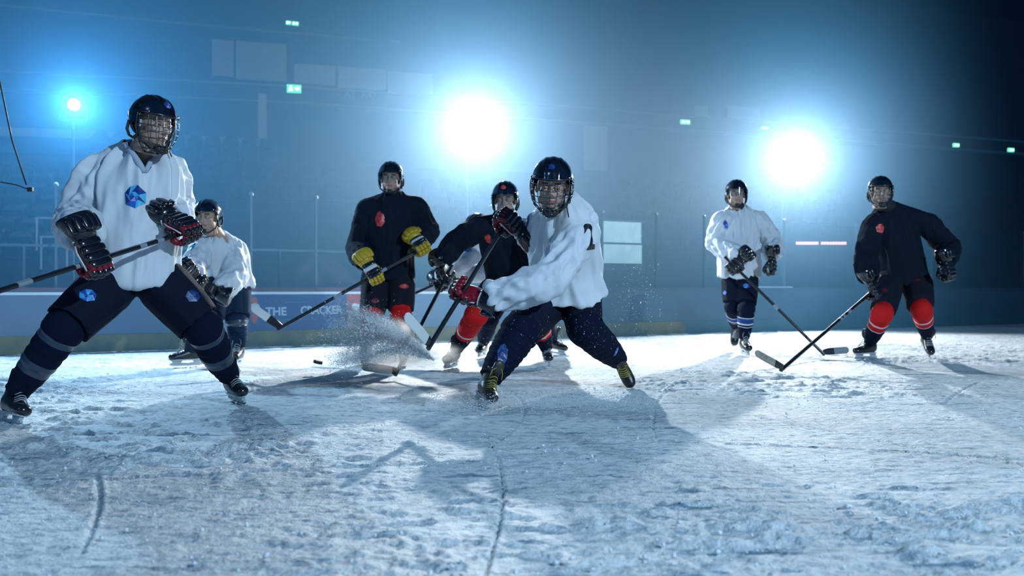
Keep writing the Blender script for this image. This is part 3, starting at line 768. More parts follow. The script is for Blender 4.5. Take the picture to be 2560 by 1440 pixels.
def ice_material():
    m = bpy.data.materials.new('ice'); m.use_nodes = True; nt = m.node_tree; b = nt.nodes['Principled BSDF']; Lk = nt.links.new
    tc = nt.nodes.new('ShaderNodeTexCoord')
    def noise(sc_, det, x=1, y=1, rough=.55):
        mp = nt.nodes.new('ShaderNodeMapping'); mp.inputs['Scale'].default_value = (x, y, 1); Lk(tc.outputs['Object'], mp.inputs[0])
        n = nt.nodes.new('ShaderNodeTexNoise'); n.inputs['Scale'].default_value = sc_; n.inputs['Detail'].default_value = det; n.inputs['Roughness'].default_value = rough
        Lk(mp.outputs[0], n.inputs['Vector']); return n
    n1 = noise(.7, 5, .6, 1); r1 = nt.nodes.new('ShaderNodeValToRGB'); r1.color_ramp.elements[0].position = .34; r1.color_ramp.elements[1].position = .60
    r1.color_ramp.elements[0].color = (.44, .51, .56, 1); r1.color_ramp.elements[1].color = (.76, .79, .81, 1); Lk(n1.outputs['Fac'], r1.inputs[0])
    n2 = noise(14, 6, 1, 1.6, .7); r2 = nt.nodes.new('ShaderNodeValToRGB'); r2.color_ramp.elements[0].position = .33; r2.color_ramp.elements[1].position = .52
    r2.color_ramp.elements[0].color = (.40, .50, .60, 1); r2.color_ramp.elements[1].color = (1, 1, 1, 1); Lk(n2.outputs['Fac'], r2.inputs[0])
    mx = nt.nodes.new('ShaderNodeMix'); mx.data_type = 'RGBA'; mx.blend_type = 'MULTIPLY'; mx.inputs[0].default_value = 1
    Lk(r1.outputs[0], mx.inputs[6]); Lk(r2.outputs[0], mx.inputs[7]); last = mx.outputs[2]
    for ang, sx, sy, lo, hi in ((.12, 1.6, 16, .60, .66), (-.35, 1.1, 20, .63, .68), (1.1, .8, 26, .665, .70)):      # gouges down to the bare wet ice
        mp = nt.nodes.new('ShaderNodeMapping'); mp.inputs['Rotation'].default_value = (0, 0, ang); mp.inputs['Scale'].default_value = (sx, sy, 1); Lk(tc.outputs['Object'], mp.inputs[0])
        n = nt.nodes.new('ShaderNodeTexNoise'); n.inputs['Scale'].default_value = 1.0; n.inputs['Detail'].default_value = 5; n.inputs['Roughness'].default_value = .6; n.inputs['Distortion'].default_value = .3; Lk(mp.outputs[0], n.inputs['Vector'])
        rr = nt.nodes.new('ShaderNodeValToRGB'); rr.color_ramp.elements[0].position = lo; rr.color_ramp.elements[1].position = hi; rr.color_ramp.elements[0].color = (1, 1, 1, 1); rr.color_ramp.elements[1].color = (.34, .46, .56, 1); Lk(n.outputs['Fac'], rr.inputs[0])
        m3 = nt.nodes.new('ShaderNodeMix'); m3.data_type = 'RGBA'; m3.blend_type = 'MULTIPLY'; m3.inputs[0].default_value = 1; Lk(last, m3.inputs[6]); Lk(rr.outputs[0], m3.inputs[7]); last = m3.outputs[2]
    Lk(last, b.inputs['Base Color'])
    b.inputs['Roughness'].default_value = .65; b.inputs['Specular IOR Level'].default_value = .3
    n3 = noise(95, 4, 1, 1, .6); n4 = noise(26, 5, 1, 1.5, .65); ad = nt.nodes.new('ShaderNodeMath'); ad.operation = 'MULTIPLY_ADD'; ad.inputs[1].default_value = .25
    Lk(n3.outputs['Fac'], ad.inputs[0]); Lk(n4.outputs['Fac'], ad.inputs[2])
    bp = nt.nodes.new('ShaderNodeBump'); bp.inputs['Strength'].default_value = .9; bp.inputs['Distance'].default_value = .022; Lk(ad.outputs[0], bp.inputs['Height']); Lk(bp.outputs[0], b.inputs['Normal'])
    return m
M['ice'] = ice_material()
me = grid_patch(1.0, 12.0, 1.35, 18.5, 640, 900, 1.75); me.materials.append(M['ice'])
struct(link('floor', me)); 
# outer sheet up to and past the boards
g = G(); A0 = R_(-22, .05, 0); A1 = R_(30, .05, 0)
g.add([(-14, -4, -.03), (26, -4, -.03), (A1.x, A1.y, -.03), (A0.x, A0.y, -.03)], [(0, 1, 2, 3)])
o = mesh_obj('floor', g, ['ice']); struct(o)

# boards, kick strip, dasher rail
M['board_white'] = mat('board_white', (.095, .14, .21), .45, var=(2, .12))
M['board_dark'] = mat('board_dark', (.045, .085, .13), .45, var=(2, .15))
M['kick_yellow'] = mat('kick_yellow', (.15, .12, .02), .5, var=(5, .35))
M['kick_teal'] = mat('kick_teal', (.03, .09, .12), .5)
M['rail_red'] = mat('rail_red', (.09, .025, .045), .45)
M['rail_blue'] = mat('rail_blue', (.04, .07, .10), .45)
M['pale_strip'] = mat('pale_strip', (.55, .62, .68), .4)
M['post'] = mat('post', (.05, .08, .10), .5)
BH = .66
def rbox(g, a0, a1, n0, n1, z0, z1, mi=0):
    g.add([R_(a0, n0, z0), R_(a1, n0, z0), R_(a1, n1, z0), R_(a0, n1, z0), R_(a0, n0, z1), R_(a1, n0, z1), R_(a1, n1, z1), R_(a0, n1, z1)],
          [(0, 1, 2, 3), (7, 6, 5, 4), (0, 4, 5, 1), (1, 5, 6, 2), (2, 6, 7, 3), (3, 7, 4, 0)], mi)
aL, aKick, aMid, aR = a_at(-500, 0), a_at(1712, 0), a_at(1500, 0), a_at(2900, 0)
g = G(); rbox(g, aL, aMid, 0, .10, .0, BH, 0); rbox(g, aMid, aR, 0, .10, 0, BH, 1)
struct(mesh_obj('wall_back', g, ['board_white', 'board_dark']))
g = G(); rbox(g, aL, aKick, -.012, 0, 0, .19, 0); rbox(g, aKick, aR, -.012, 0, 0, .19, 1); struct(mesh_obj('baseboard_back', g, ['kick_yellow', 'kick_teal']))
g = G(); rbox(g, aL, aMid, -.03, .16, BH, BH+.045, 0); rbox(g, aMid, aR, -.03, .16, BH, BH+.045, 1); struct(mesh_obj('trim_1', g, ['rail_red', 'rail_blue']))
g = G(); rbox(g, aL, aMid, -.02, .0, BH-.035, BH-.005, 0); struct(mesh_obj('trim_2', g, ['pale_strip']))
g = G(); rbox(g, a_at(1880, .03), a_at(1978, .03), .0, .06, BH+.045, BH+.065, 0)  # white strip added as the reflection seen on the board top
tag(mesh_obj('board_reflection', g, ['pale_strip']), 'short white strip standing in for a reflection on top of the rink boards beside the striped-sock player', 'pale_strip')
# glass panes and their posts
GT = 1.80
pxs = [-200, 140, 392, 628, 790, 1010, 1230, 1505, 1640, 1760, 1960, 2140, 2330, 2560]
names = {140: 'beside the foremost player’s hip', }
for i, px in enumerate(pxs):
    a = a_at(px, .06); g = G(); rbox(g, a-.012, a+.012, .04, .075, BH+.045, GT, 0); g.ell(R_(a, .057, GT+.01), (.03, .03, .03), seg=10)
    where = ['beyond the picture edge behind the raised skate', 'behind the foremost player, near the fallen cable', 'hidden behind the foremost player', 'bright-capped, right of the bent player', 'between the bent white-shirted player and the yellow-gloved player', 'behind the yellow-gloved player', 'behind the crouching dark-shirted player', 'at the near edge of the white notice board', 'past the white notice board', 'left of the striped-sock player', 'right of the striped-sock player', 'left of the rightmost dark-shirted player', 'behind the rightmost dark-shirted player', 'in the dark corner at far right'][i]
    tag(mesh_obj('glass_post', g, ['post'], smooth=False), 'thin metal post holding the rink glass, '+where, 'post', 'posts of the rink glass')
for i in range(len(pxs)-1):
    a0, a1 = a_at(pxs[i], .06)+.012, a_at(pxs[i+1], .06)-.012; g = G()
    g.add([R_(a0, .057, BH+.045), R_(a1, .057, BH+.045), R_(a1, .057, GT-.03), R_(a0, .057, GT-.03)], [(0, 1, 2, 3)])
    o = mesh_obj('window_%d' % (i+1), g, ['rink_glass']); struct(o)
g = G(); rbox(g, aL, a_at(1500, .3), .30, .33, 1.15, 1.18, 0); 
for px in (-150, 60, 300, 560, 700, 905, 1100, 1300, 1480): a = a_at(px, .3); rbox(g, a-.012, a+.012, .30, .33, BH-.6, 1.15, 0)
tag(mesh_obj('handrail', g, ['post']), 'long thin metal handrail running behind the rink glass', 'handrail')

# advertisement with its lettering
M['ad_blue'] = mat('ad_blue', (.012, .045, .15), .45); M['ad_text'] = mat('ad_text', (.30, .40, .50), .5)
M['ad_faint'] = mat('ad_faint', (.07, .13, .24), .5); M['ad_red'] = mat('ad_red', (.30, .05, .04), .5); M['ad_pale'] = mat('ad_pale', (.36, .38, .38), .5)
ang_r = math.atan2(SA, CA)
def text_mesh(txt, size, mname, ext=.002, bold=0):
    cu = bpy.data.curves.new('t', 'FONT'); cu.body = txt; cu.size = size; cu.extrude = ext; cu.offset = bold; cu.resolution_u = 3
    o = bpy.data.objects.new('t', cu); C.objects.link(o); dg = bpy.context.evaluated_depsgraph_get()
    me = bpy.data.meshes.new_from_object(o.evaluated_get(dg)); bpy.data.objects.remove(o); me.materials.clear(); me.materials.append(M[mname]); return me
def board_text(txt, px, z, size, mname, parent, n=-.016, name='lettering', bold=0.0, sx=1.0):
    me = text_mesh(txt, size, mname, bold=bold); a = a_at(px, n)
    T = Matrix.Translation(R_(a, n, z)) @ Matrix.Rotation(ang_r, 4, 'Z') @ Matrix.Rotation(math.pi/2, 4, 'X') @ Matrix.Diagonal((sx, 1, 1, 1))
    return link(name, me, parent, T)
a0, a1, a2 = a_at(614, 0), a_at(866, 0), a_at(960, 0)
g = G(); rbox(g, a0, a1, -.010, .0, .195, BH-.04, 0); ad = mesh_obj('advertisement', g, ['ad_blue'])
tag(ad, 'dark blue advertisement with pale lettering THE CRACKER on the rink boards', 'advertisement')
board_text('THE', 664, .375, .135, 'ad_text', ad, bold=.004); board_text('CRACKER', 751, .385, .135, 'ad_text', ad, bold=.004, sx=.86)
board_text('THE HOT', 662, .515, .05, 'ad_faint', ad)
g = G(); rbox(g, a_at(711, 0), a_at(765, 0), -.014, -.010, .528, .534); mesh_obj('rule', g, ['ad_faint'], ad)
g = G(); rbox(g, a_at(706, 0), a_at(790, 0), -.014, -.010, .315, .320); mesh_obj('rule', g, ['ad_faint'], ad)
g = G(); am = a_at(636, 0)
def disc(g, a, z, ra, rz, n=-.013, mi=0):
    vs = [R_(a+ra*math.cos(t), n, z+rz*math.sin(t)) for t in [2*math.pi*k/18 for k in range(18)]]; g.prism(vs, R_(0, .004, 0)-R_(0, 0, 0), mi)
disc(g, am, .545, .036, .05, mi=0); disc(g, am, .475, .062, .045, n=-.015, mi=1); disc(g, am, .36, .038, .085, mi=0)
mesh_obj('printed_emblem', g, ['ad_red', 'ad_pale'], ad)
g = G(); rbox(g, a1, a2, -.010, 0, .195, BH-.04, 0); rbox(g, a1+.02, a2-.1, -.014, -.010, .215, .42, 1)
tag(mesh_obj('advertisement', g, ['ad_red', 'ad_pale']), 'red and pale advertisement beside the blue one, behind the snow spray', 'advertisement')
M['patch_dark'] = mat('patch_dark', (.02, .05, .10), .5)
g = G(); b0, b1 = a_at(1572, 0), a_at(1600, 0); w_ = a_at(1616, 0)-b0  # dark slanted patch laid flat on the boards
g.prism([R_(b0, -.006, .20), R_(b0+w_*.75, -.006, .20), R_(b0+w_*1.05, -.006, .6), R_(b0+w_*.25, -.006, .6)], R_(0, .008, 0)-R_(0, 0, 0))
tag(mesh_obj('board_patch', g, ['patch_dark']), 'dark slanted patch on the boards right of the shooting player', 'sign')
# notice board behind the glass
M['notice'] = mat('notice', (.62, .74, .74), .6, var=(6, .12)); M['frame_dark'] = mat('frame_dark', (.05, .08, .10), .5)
g = G(); a0, a1 = a_at(1500, .55), a_at(1606, .55); rbox(g, a0, a1, .56, .60, .98, 1.75, 0); nb = mesh_obj('notice_board', g, ['frame_dark'])
tag(nb, 'white notice board of two stacked sheets behind the glass', 'notice board')
for z0, z1, dx in ((1.40, 1.72, 0), (1.08, 1.37, .03)):
    g = G(); rbox(g, a0+.02+dx, a1-.03+dx*.5, .545, .56, z0, z1); mesh_obj('sheet', g, ['notice'], nb)

# floor behind the boards, stands, roof, far wall
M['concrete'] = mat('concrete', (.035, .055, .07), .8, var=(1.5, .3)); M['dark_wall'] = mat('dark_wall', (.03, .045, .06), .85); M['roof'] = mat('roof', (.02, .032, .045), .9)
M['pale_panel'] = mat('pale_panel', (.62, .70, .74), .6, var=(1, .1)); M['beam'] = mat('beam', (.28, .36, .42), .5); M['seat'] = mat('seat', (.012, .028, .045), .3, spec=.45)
g = G(); rbox(g, aL, aR, .16, 7.0, -.05, .06); struct(mesh_obj('floor', g, ['concrete']))
SU = Vector((math.cos(math.radians(16.5)), math.sin(math.radians(16.5)), 0)); SN = Vector((-SU.y, SU.x, 0)); S0 = Vector((-6.7, 27.7, 0))
def S_(a, n, z): return S0 + SU*a + SN*n + Vector((0, 0, z))
def s_at(px, n):
    k = (px-1280)/FPX; B = S0+SN*n; return (k*B.y-B.x)/(SU.x-k*SU.y)
def sbox(g, a0, a1, n0, n1, z0, z1, mi=0):
    g.add([S_(a0, n0, z0), S_(a1, n0, z0), S_(a1, n1, z0), S_(a0, n1, z0), S_(a0, n0, z1), S_(a1, n0, z1), S_(a1, n1, z1), S_(a0, n1, z1)],
          [(0, 1, 2, 3), (7, 6, 5, 4), (0, 4, 5, 1), (1, 5, 6, 2), (2, 6, 7, 3), (3, 7, 4, 0)], mi)
ROWS = 12
def row_n(k): return -10.8+.82*k
def row_z(k): return .95+.31*k
sa, sb = -26, 40
g = G()
for k in range(ROWS): sbox(g, sa, sb, row_n(k)-.1, row_n(k)+.72+(.2 if k == ROWS-1 else 0), row_z(k)-.9, row_z(k))
struct(mesh_obj('floor', g, ['concrete']))
g = G(); sbox(g, sa, sb, -11.1, -10.9, 0, 1.15); struct(mesh_obj('trim_3', g, ['dark_wall']))
g = G(); sbox(g, sa, sb, 4.2, 4.5, 0, 14); struct(mesh_obj('wall_far', g, ['dark_wall']))
g = G(); sbox(g, sa, sb, -24, 4.5, 13.2, 13.5); struct(mesh_obj('ceiling', g, ['roof']))
# seats
def seat_mesh(low=False):
    g = G(); n = 9
    pts = [(-.19, 0, .30), (-.205, 0, .55), (-.19, 0, .70)]+[(-.19*math.cos(t), 0, .70+.10*math.sin(t)) for t in [math.pi*k/n for k in range(1, n)]]+[(.19, 0, .70), (.205, 0, .55), (.19, 0, .30)]
    g.prism([(x, .05+z*.12, z) for x, _, z in pts], (0, .04, 0)); back = g.mesh('seat_back', ['seat'], True, 35)
    g = G(); g.prism([(-.19, -.02, .36), (.19, -.02, .36), (.18, -.06, .68), (-.18, -.06, .68)], (0, .05, 0)); pan = g.mesh('seat_pan', ['seat'])
    g = G(); g.box((0, .05, .18), (.03, .03, .18)); leg = g.mesh('support', ['frame_dark'])
    return back, pan, leg
SB, SP, SL_ = seat_mesh()
def make_seat():
    o = bpy.data.objects.new('stadium_seat', None); C.objects.link(o)
    for n_, m_ in (('seat_back', SB), ('seat_pan', SP), ('support', SL_)): link(n_, m_, o)
    return o
proto = None; count = 0
rot = Matrix.Rotation(math.radians(16.5), 4, 'Z')
zones = [(0, 7, -20, 270, 'in the lower rows behind the foremost player'), (8, 12, 255, 690, 'in the top rows under the pale parapet'), (1, 8, 1580, 1810, 'in the lower rows between the shooter and the striped-sock player'), (3, 7, 1080, 1230, 'in the rows above the crouching dark-shirted player'), (5, 8, 560, 840, 'in the middle rows left of the yellow-gloved player'), (4, 8, 1880, 2110, 'in the rows beneath the floodlight at right')]
spare = G()
for k0, k1, p0, p1, wh in zones:
    for k in range(k0, k1):
        n = row_n(k)+.3; a = round(s_at(p0, n)/.5)*.5
        while a < s_at(p1, n) and count < 290:
            if proto is None: proto = make_seat(); s = proto
            else:
                s = proto.copy(); C.objects.link(s)
                for ch in proto.children: c2 = ch.copy(); C.objects.link(c2); c2.parent = s
            s.location = S_(a, n, row_z(k)); s.rotation_euler = (0, 0, math.radians(16.5)); a += .5; count += 1
            s['label'] = 'dark folded arena seat '+wh; s['category'] = 'seat'; s['group'] = 'folded arena seats '+wh
print('SEATS', count)

# gallery above the stands
fas = [((-24, 24.0), (-15, 25.8)), ((-15, 25.8), (-6.7, 27.7)), ((-6.7, 27.7), (11.2, 34.2)), ((11.2, 34.2), (30, 41))]
g = G()
for (x0, y0), (x1, y1) in fas:
    d = Vector((x1-x0, y1-y0, 0)).normalized(); nn = Vector((-d.y, d.x, 0))*.3; p, q = Vector((x0, y0, 0)), Vector((x1, y1, 0))
    def slab(z0, z1, off, th, mi):
        a_, b_ = p+nn*off, q+nn*off; c_, e_ = q+nn*(off+th), p+nn*(off+th)
        g.add([v+Vector((0, 0, z)) for z in (z0, z1) for v in (a_, b_, c_, e_)], [(0, 1, 2, 3), (7, 6, 5, 4), (0, 4, 5, 1), (1, 5, 6, 2), (2, 6, 7, 3), (3, 7, 4, 0)], mi)
    slab(6.55, 7.0, 0, 1, 0); slab(7.0, 7.06, -.3, 1.3, 1); slab(6.5, 6.55, -.2, 1.2, 1)
o = mesh_obj('gallery_front', g, ['dark_wall', 'beam']); struct(o); o.name = 'trim_4'
def wpanel(px0, px1, py0, py1, Y, name, matn, label, cat, group=None, th=.12, parts=None, slope=.30):
    g = G(); xs = [(px-1280)/FPX for px in (px0, px1)]
    # a flat panel standing parallel to the gallery
    Xc = (xs[0]+xs[1])/2*Y; P_ = []
    for x in xs: yy = (Y-slope*Xc)/(1-slope*x); P_.append(Vector((x*yy, yy, 0)))
    zt = CAMH-(py0-720)/FPX*((P_[0].y+P_[1].y)/2); zb = CAMH-(py1-720)/FPX*((P_[0].y+P_[1].y)/2)
    d = (P_[1]-P_[0]).normalized(); nn = Vector((-d.y, d.x, 0))*th
    g.add([v+Vector((0, 0, z)) for z in (zb, zt) for v in (P_[0], P_[1], P_[1]+nn, P_[0]+nn)], [(0, 1, 2, 3), (7, 6, 5, 4), (0, 4, 5, 1), (1, 5, 6, 2), (2, 6, 7, 3), (3, 7, 4, 0)])
    o = mesh_obj(name, g, [matn]); tag(o, label, cat, group); return o, P_, zb, zt
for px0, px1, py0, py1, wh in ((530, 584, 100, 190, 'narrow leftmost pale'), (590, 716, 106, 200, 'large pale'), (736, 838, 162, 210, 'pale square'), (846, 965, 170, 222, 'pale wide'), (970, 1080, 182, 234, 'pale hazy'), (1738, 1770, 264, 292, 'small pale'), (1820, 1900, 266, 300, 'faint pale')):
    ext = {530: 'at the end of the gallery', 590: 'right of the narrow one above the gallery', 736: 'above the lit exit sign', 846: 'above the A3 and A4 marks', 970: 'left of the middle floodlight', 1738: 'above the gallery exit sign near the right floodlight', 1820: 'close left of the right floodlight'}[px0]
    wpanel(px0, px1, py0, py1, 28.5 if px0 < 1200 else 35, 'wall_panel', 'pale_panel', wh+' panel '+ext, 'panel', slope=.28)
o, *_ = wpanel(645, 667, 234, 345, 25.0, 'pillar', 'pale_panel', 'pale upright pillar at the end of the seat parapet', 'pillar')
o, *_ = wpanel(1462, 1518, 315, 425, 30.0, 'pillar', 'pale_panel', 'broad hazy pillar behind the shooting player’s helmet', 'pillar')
g = G(); sbox(g, s_at(-300, -1.0), s_at(662, -1.0), -1.0, -.85, 4.95, 5.18); o = mesh_obj('parapet', g, ['pale_panel']); tag(o, 'long pale parapet over the top row of seats', 'parapet')
g = G(); Yb = 27; g.tube([W(-300, -22, 26), W(0, 12, 27), W(500, 62, 29), W(1000, 105, 31.5)], .05, 8); tag(mesh_obj('roof_beam', g, ['beam']), 'thin pale beam crossing the dark roof at upper left', 'beam')
g = G(); g.tube([W(-200, 168, 25.5), W(0, 186, 26), W(500, 224, 27.2)], .045, 8); tag(mesh_obj('roof_pipe', g, ['beam']), 'pale pipe running behind the left floodlight', 'pipe')
# hexagon section marks
for px, tx in ((870, 'A3'), (912, 'A4')):
    Y = 27.9+.0; me = text_mesh(tx, .30, 'beam', .01); T = Matrix.Translation(W(px-10, 244, Y-.15)) @ Matrix.Rotation(math.radians(16.5), 4, 'Z') @ Matrix.Rotation(math.pi/2, 4, 'X')
    o = link('section_mark', me, None, T); tag(o, 'pale '+tx+' section mark on the gallery front', 'sign')
    g = G(); s = -1 if tx == 'A3' else 1; g.tube([W(px-s*2+s*16, 226, Y-.15), W(px+s*26, 238, Y-.15), W(px-s*2+s*16, 252, Y-.15)], .015, 6); link('outline', g.mesh('outline', ['beam']), o)
# exit signs
M['exit_green'] = mat('exit_green', (.02, .3, .2), .5, emis=(.10, .95, .62), es=1.6); M['exit_white'] = mat('exit_white', (.8, 1, .95), .5, emis=(.70, 1, .88), es=5)
for px, py, w_, h_, Y, wh in ((721, 57, .16, .12, 29, 'leftmost of the two small ones high under the roof'), (738, 59, .22, .12, 29, 'second of the two small ones high under the roof'), (735, 222, .42, .24, 26.5, 'largest one, under the pale gallery panel'), (1017, 242, .36, .10, 29.5, 'left of the middle floodlight'), (1713, 305, .36, .15, 31, 'on the gallery left of the right floodlight'), (1912, 320, .30, .09, 33, 'just above the right floodlight, small'), (2390, 363, .24, .13, 31, 'in the dark at right, nearer the floodlight'), (2527, 375, .24, .13, 31, 'in the dark at the far right edge')):
    c = W(px, py, Y); g = G(); g.box((0, 0, 0), (w_/2, .03, h_/2), b=.004)
    T = Matrix.Translation(c) @ Matrix.Rotation(math.radians(14), 4, 'Z'); o = link('exit_sign', g.mesh('exit_sign', ['exit_green']), None, T)
    tag(o, 'lit green exit sign, '+wh, 'exit sign')
    q = G(); s = h_*.8
    q.ell((-w_*.22, -.035, s*.32), (s*.10, .006, s*.10), seg=10); q.tube([(-w_*.20, -.035, s*.22), (-w_*.26, -.035, -s*.05)], s*.10, 6)
    q.tube([(-w_*.26, -.035, -s*.05), (-w_*.14, -.035, -s*.18), (-w_*.14, -.035, -s*.40)], s*.06, 6); q.tube([(-w_*.26, -.035, -s*.05), (-w_*.34, -.035, -s*.38)], s*.06, 6); q.tube([(-w_*.33, -.035, s*.10), (-w_*.12, -.035, s*.08)], s*.05, 6)
    q.prism([(w_*.06, -.036, s*.12), (w_*.24, -.036, s*.12), (w_*.24, -.036, s*.34), (w_*.42, -.036, 0), (w_*.24, -.036, -s*.34), (w_*.24, -.036, -s*.12), (w_*.06, -.036, -s*.12)], (0, .006, 0))
    link('pictogram', q.mesh('pictogram', ['exit_white']), o, T)
# rows of small reddish strip lights in the stands
M['strip_red'] = mat('strip_red', (.6, .2, .2), .5, emis=(1, .45, .42), es=2.2); M['strip_blue'] = mat('strip_blue', (.3, .6, .8), .5, emis=(.75, .92, 1), es=2.2)
for p0, p1, wh in ((1990, 2046, 'nearer the striped-sock player'), (2052, 2116, 'nearer the rightmost player')):
    g = G(); n = 9
    for k in range(n): g.box(W(p0+(p1-p0)*(k+.5)/n, 608, 19.5), (.020, .02, .028))
    tag(mesh_obj('strip_light', g, ['strip_red']), 'row of small reddish lights in the stands, '+wh, 'strip light')
# railings with bright tops in the left stand
for k, (px, py, w_, wh) in enumerate(((388/2, 500, .10, 'uppermost'), (130, 545, .26, 'middle'), (135, 592, .22, 'third from the top'), (75, 612.5, .95, 'longest, lowest'))):
    g = G(); c = W(px if k else 170, py, 13.5); g.box(c, (w_, .015, .012)); g.box(c-Vector((w_*.9, 0, .25)), (.01, .01, .25)); g.box(c-Vector((-w_*.9, 0, .25)), (.01, .01, .25))
    tag(mesh_obj('barrier_rail', g, ['pale_strip']), 'short bright barrier rail in the left stand, '+wh, 'rail')
# hanging cable with its camera head
g = G(); g.tube([W(-30, 90, 6.6), W(0, 205, 6.6), W(30, 350, 6.6), W(66, 462, 6.6)], .006, 8); cb = mesh_obj('hanging_cable', g, ['strap'], smooth=True); tag(cb, 'dark cable hanging down at the far left', 'cable')
g = G(); g.tube([W(-60, 452, 6.6), W(0, 455, 6.6), W(40, 462, 6.6), W(72, 474, 6.6)], .004, 8); g.box(W(76, 474, 6.6), (.020, .015, .016), 0, b=.005); tag(mesh_obj('cable_camera', g, ['strap'], smooth=False), 'small dark camera head on a thin line under the hanging cable', 'camera')

# floodlights on their poles
M['lens_l'] = mat('lens_l', (1, 1, 1), .5, emis=(.88, .96, 1), es=60)
for i, (p, pw, col) in enumerate(LAMPS):
    tgt = Vector((-.6 if i < 2 else 1.0, 3.0, 1.1)); d = (tgt-p).normalized(); R3 = d.to_track_quat('Z', 'Y').to_matrix()
    rad = (.115, .155, .165)[i]
    o = empty('floodlight', (p.x, p.y, 0), ['bluish floodlight on a pole at left, behind the foremost player', 'floodlight on a pole in the middle, above the crouching dark-shirted player', 'floodlight on a pole at right, between the striped-sock and rightmost players'][i], 'floodlight')
    T = Matrix.Translation(p - d*.04) @ R3.to_4x4()
    g = G(); X, Y_, Z = Vector((1, 0, 0)), Vector((0, 1, 0)), Vector((0, 0, 1))
    g.loft([((0, 0, -.26), X, Y_, .05, .05), ((0, 0, -.22), X, Y_, .10, .10), ((0, 0, -.10), X, Y_, rad*.9, rad*.9), ((0, 0, .0), X, Y_, rad*1.12, rad*1.12), ((0, 0, .03), X, Y_, rad*1.12, rad*1.12)], 24, indent=(0, .035))
    link('housing', g.mesh('housing', ['strap'], True, 40), o, T)
    g = G(); g.loft([((0, 0, .0), X, Y_, rad, rad), ((0, 0, .012), X, Y_, rad*.98, rad*.98)], 28); link('lens', g.mesh('lens', ['lens_l']), o, T)
    pb = p + Vector((-SA, CA, 0))*.32; g = G(); g.tube([(pb.x, pb.y, 0), (pb.x, pb.y, p.z-.22)], .016, 10); b0 = p-d*.12
    g.tube([b0+SU*(rad+.03), b0+SU*(rad+.03)-Vector((0, 0, rad+.06)), b0-SU*(rad+.03)-Vector((0, 0, rad+.06)), b0-SU*(rad+.03)], .012, 8)
    g.tube([b0-Vector((0, 0, rad+.06)), (pb.x, pb.y, p.z-.24)], .014, 8); link('stand_pole', g.mesh('stand_pole', ['frame_dark'], True), o)
    for a in (0, 2.1, 4.2):
        g = G(); g.tube([(pb.x, pb.y, .55), (pb.x+.30*math.cos(a), pb.y+.30*math.sin(a), .02)], .014, 8); link('stand_leg', g.mesh('stand_leg', ['frame_dark'], True), o)
    lamp_light(p + d*.06, pw, col, tgt)

# ================================================================ players
def foot(px, py, up=(0, 0, 1), lift=0.0):
    g0 = GR(px, py); return g0 + Vector(up).normalized()*.145 + Vector((0, 0, lift))
def V(*a): return Vector(a)
UP = V(0, 0, 1)
NAVY_T = [(.34, .40, 1), (.62, .74, 1)]
P = {}
# 1 ---- foremost player, white jersey
stA, stB = W(472, 578, 4.86), W(-98, 757, 3.75)
dS = (stB-stA).normalized()
g2 = W(232, 650, 4.42)
def on_line(px): # point of the first shaft seen in that column
    lo, hi = 0, 1
    for _ in range(40):
        m = (lo+hi)/2; p = stA.lerp(stB, m)
        if 1280+FPX*p.x/p.y > px: lo = m
        else: hi = m
    return stA.lerp(stB, lo)
P[1] = make_person(dict(seed=11, vox=.009, base=(W(340, 1030, 4.9).x, 4.9, 0), label='foremost person, white jersey with blue gem badge, caged helmet, legs braced wide, holding a stick',
    head=W(383, 308, 4.78), face=(.84, -.50, -.20), headup=(.10, -.05, 1), cage=True,
    neck=W(354, 369, 4.92), pelvis=W(348, 655, 4.95), shR=W(245, 428, 4.88), shL=W(418, 422, 5.05), hipR=W(298, 690, 4.90), hipL=W(388, 690, 5.0),
    elR=W(190, 545, 4.86), elL=W(436, 512, 5.22), gripR=on_line(226), gripL=stA.lerp(stB, .03), thumbR=-dS, thumbL=dS, fwdR=(.22, -.25, -.9), fwdL=(.35, -.75, -.5),
    knR=W(160, 820, 4.62), knL=W(504, 815, 5.02), anR=foot(4, 1052, (.50, 0, 1)), anL=foot(592, 1004, (-.28, 0, 1)),
    toeR=(.78, -.62, 0), toeL=(.60, -.80, -.02), upR=(.50, 0, 1), upL=(-.28, 0, 1),
    chest=(.15, -1, 0), jersey='white_jersey', collar='collar_grey', vneck=.15, collar_grey=1, foldamp=.036, hem=-.10, jw=1.02, hemdir=(0, -.0, -.03), pants='navy_pants', pw=1.06, pantlen=.94,
    sockmats=['navy_sock', 'clear_tape'], bands=[(.30, .36, 1), (.60, .72, 1)], sockw=1.08, glove='red'))
stick(stA, stB, (-.9, -.3, -.1), (0, 0, 1), 'black hockey stick with grey bands held across the foremost player’s waist', bands=[(.135, .175), (.225, .265), (.50, .56), (.74, .79)], butt_tape=None)
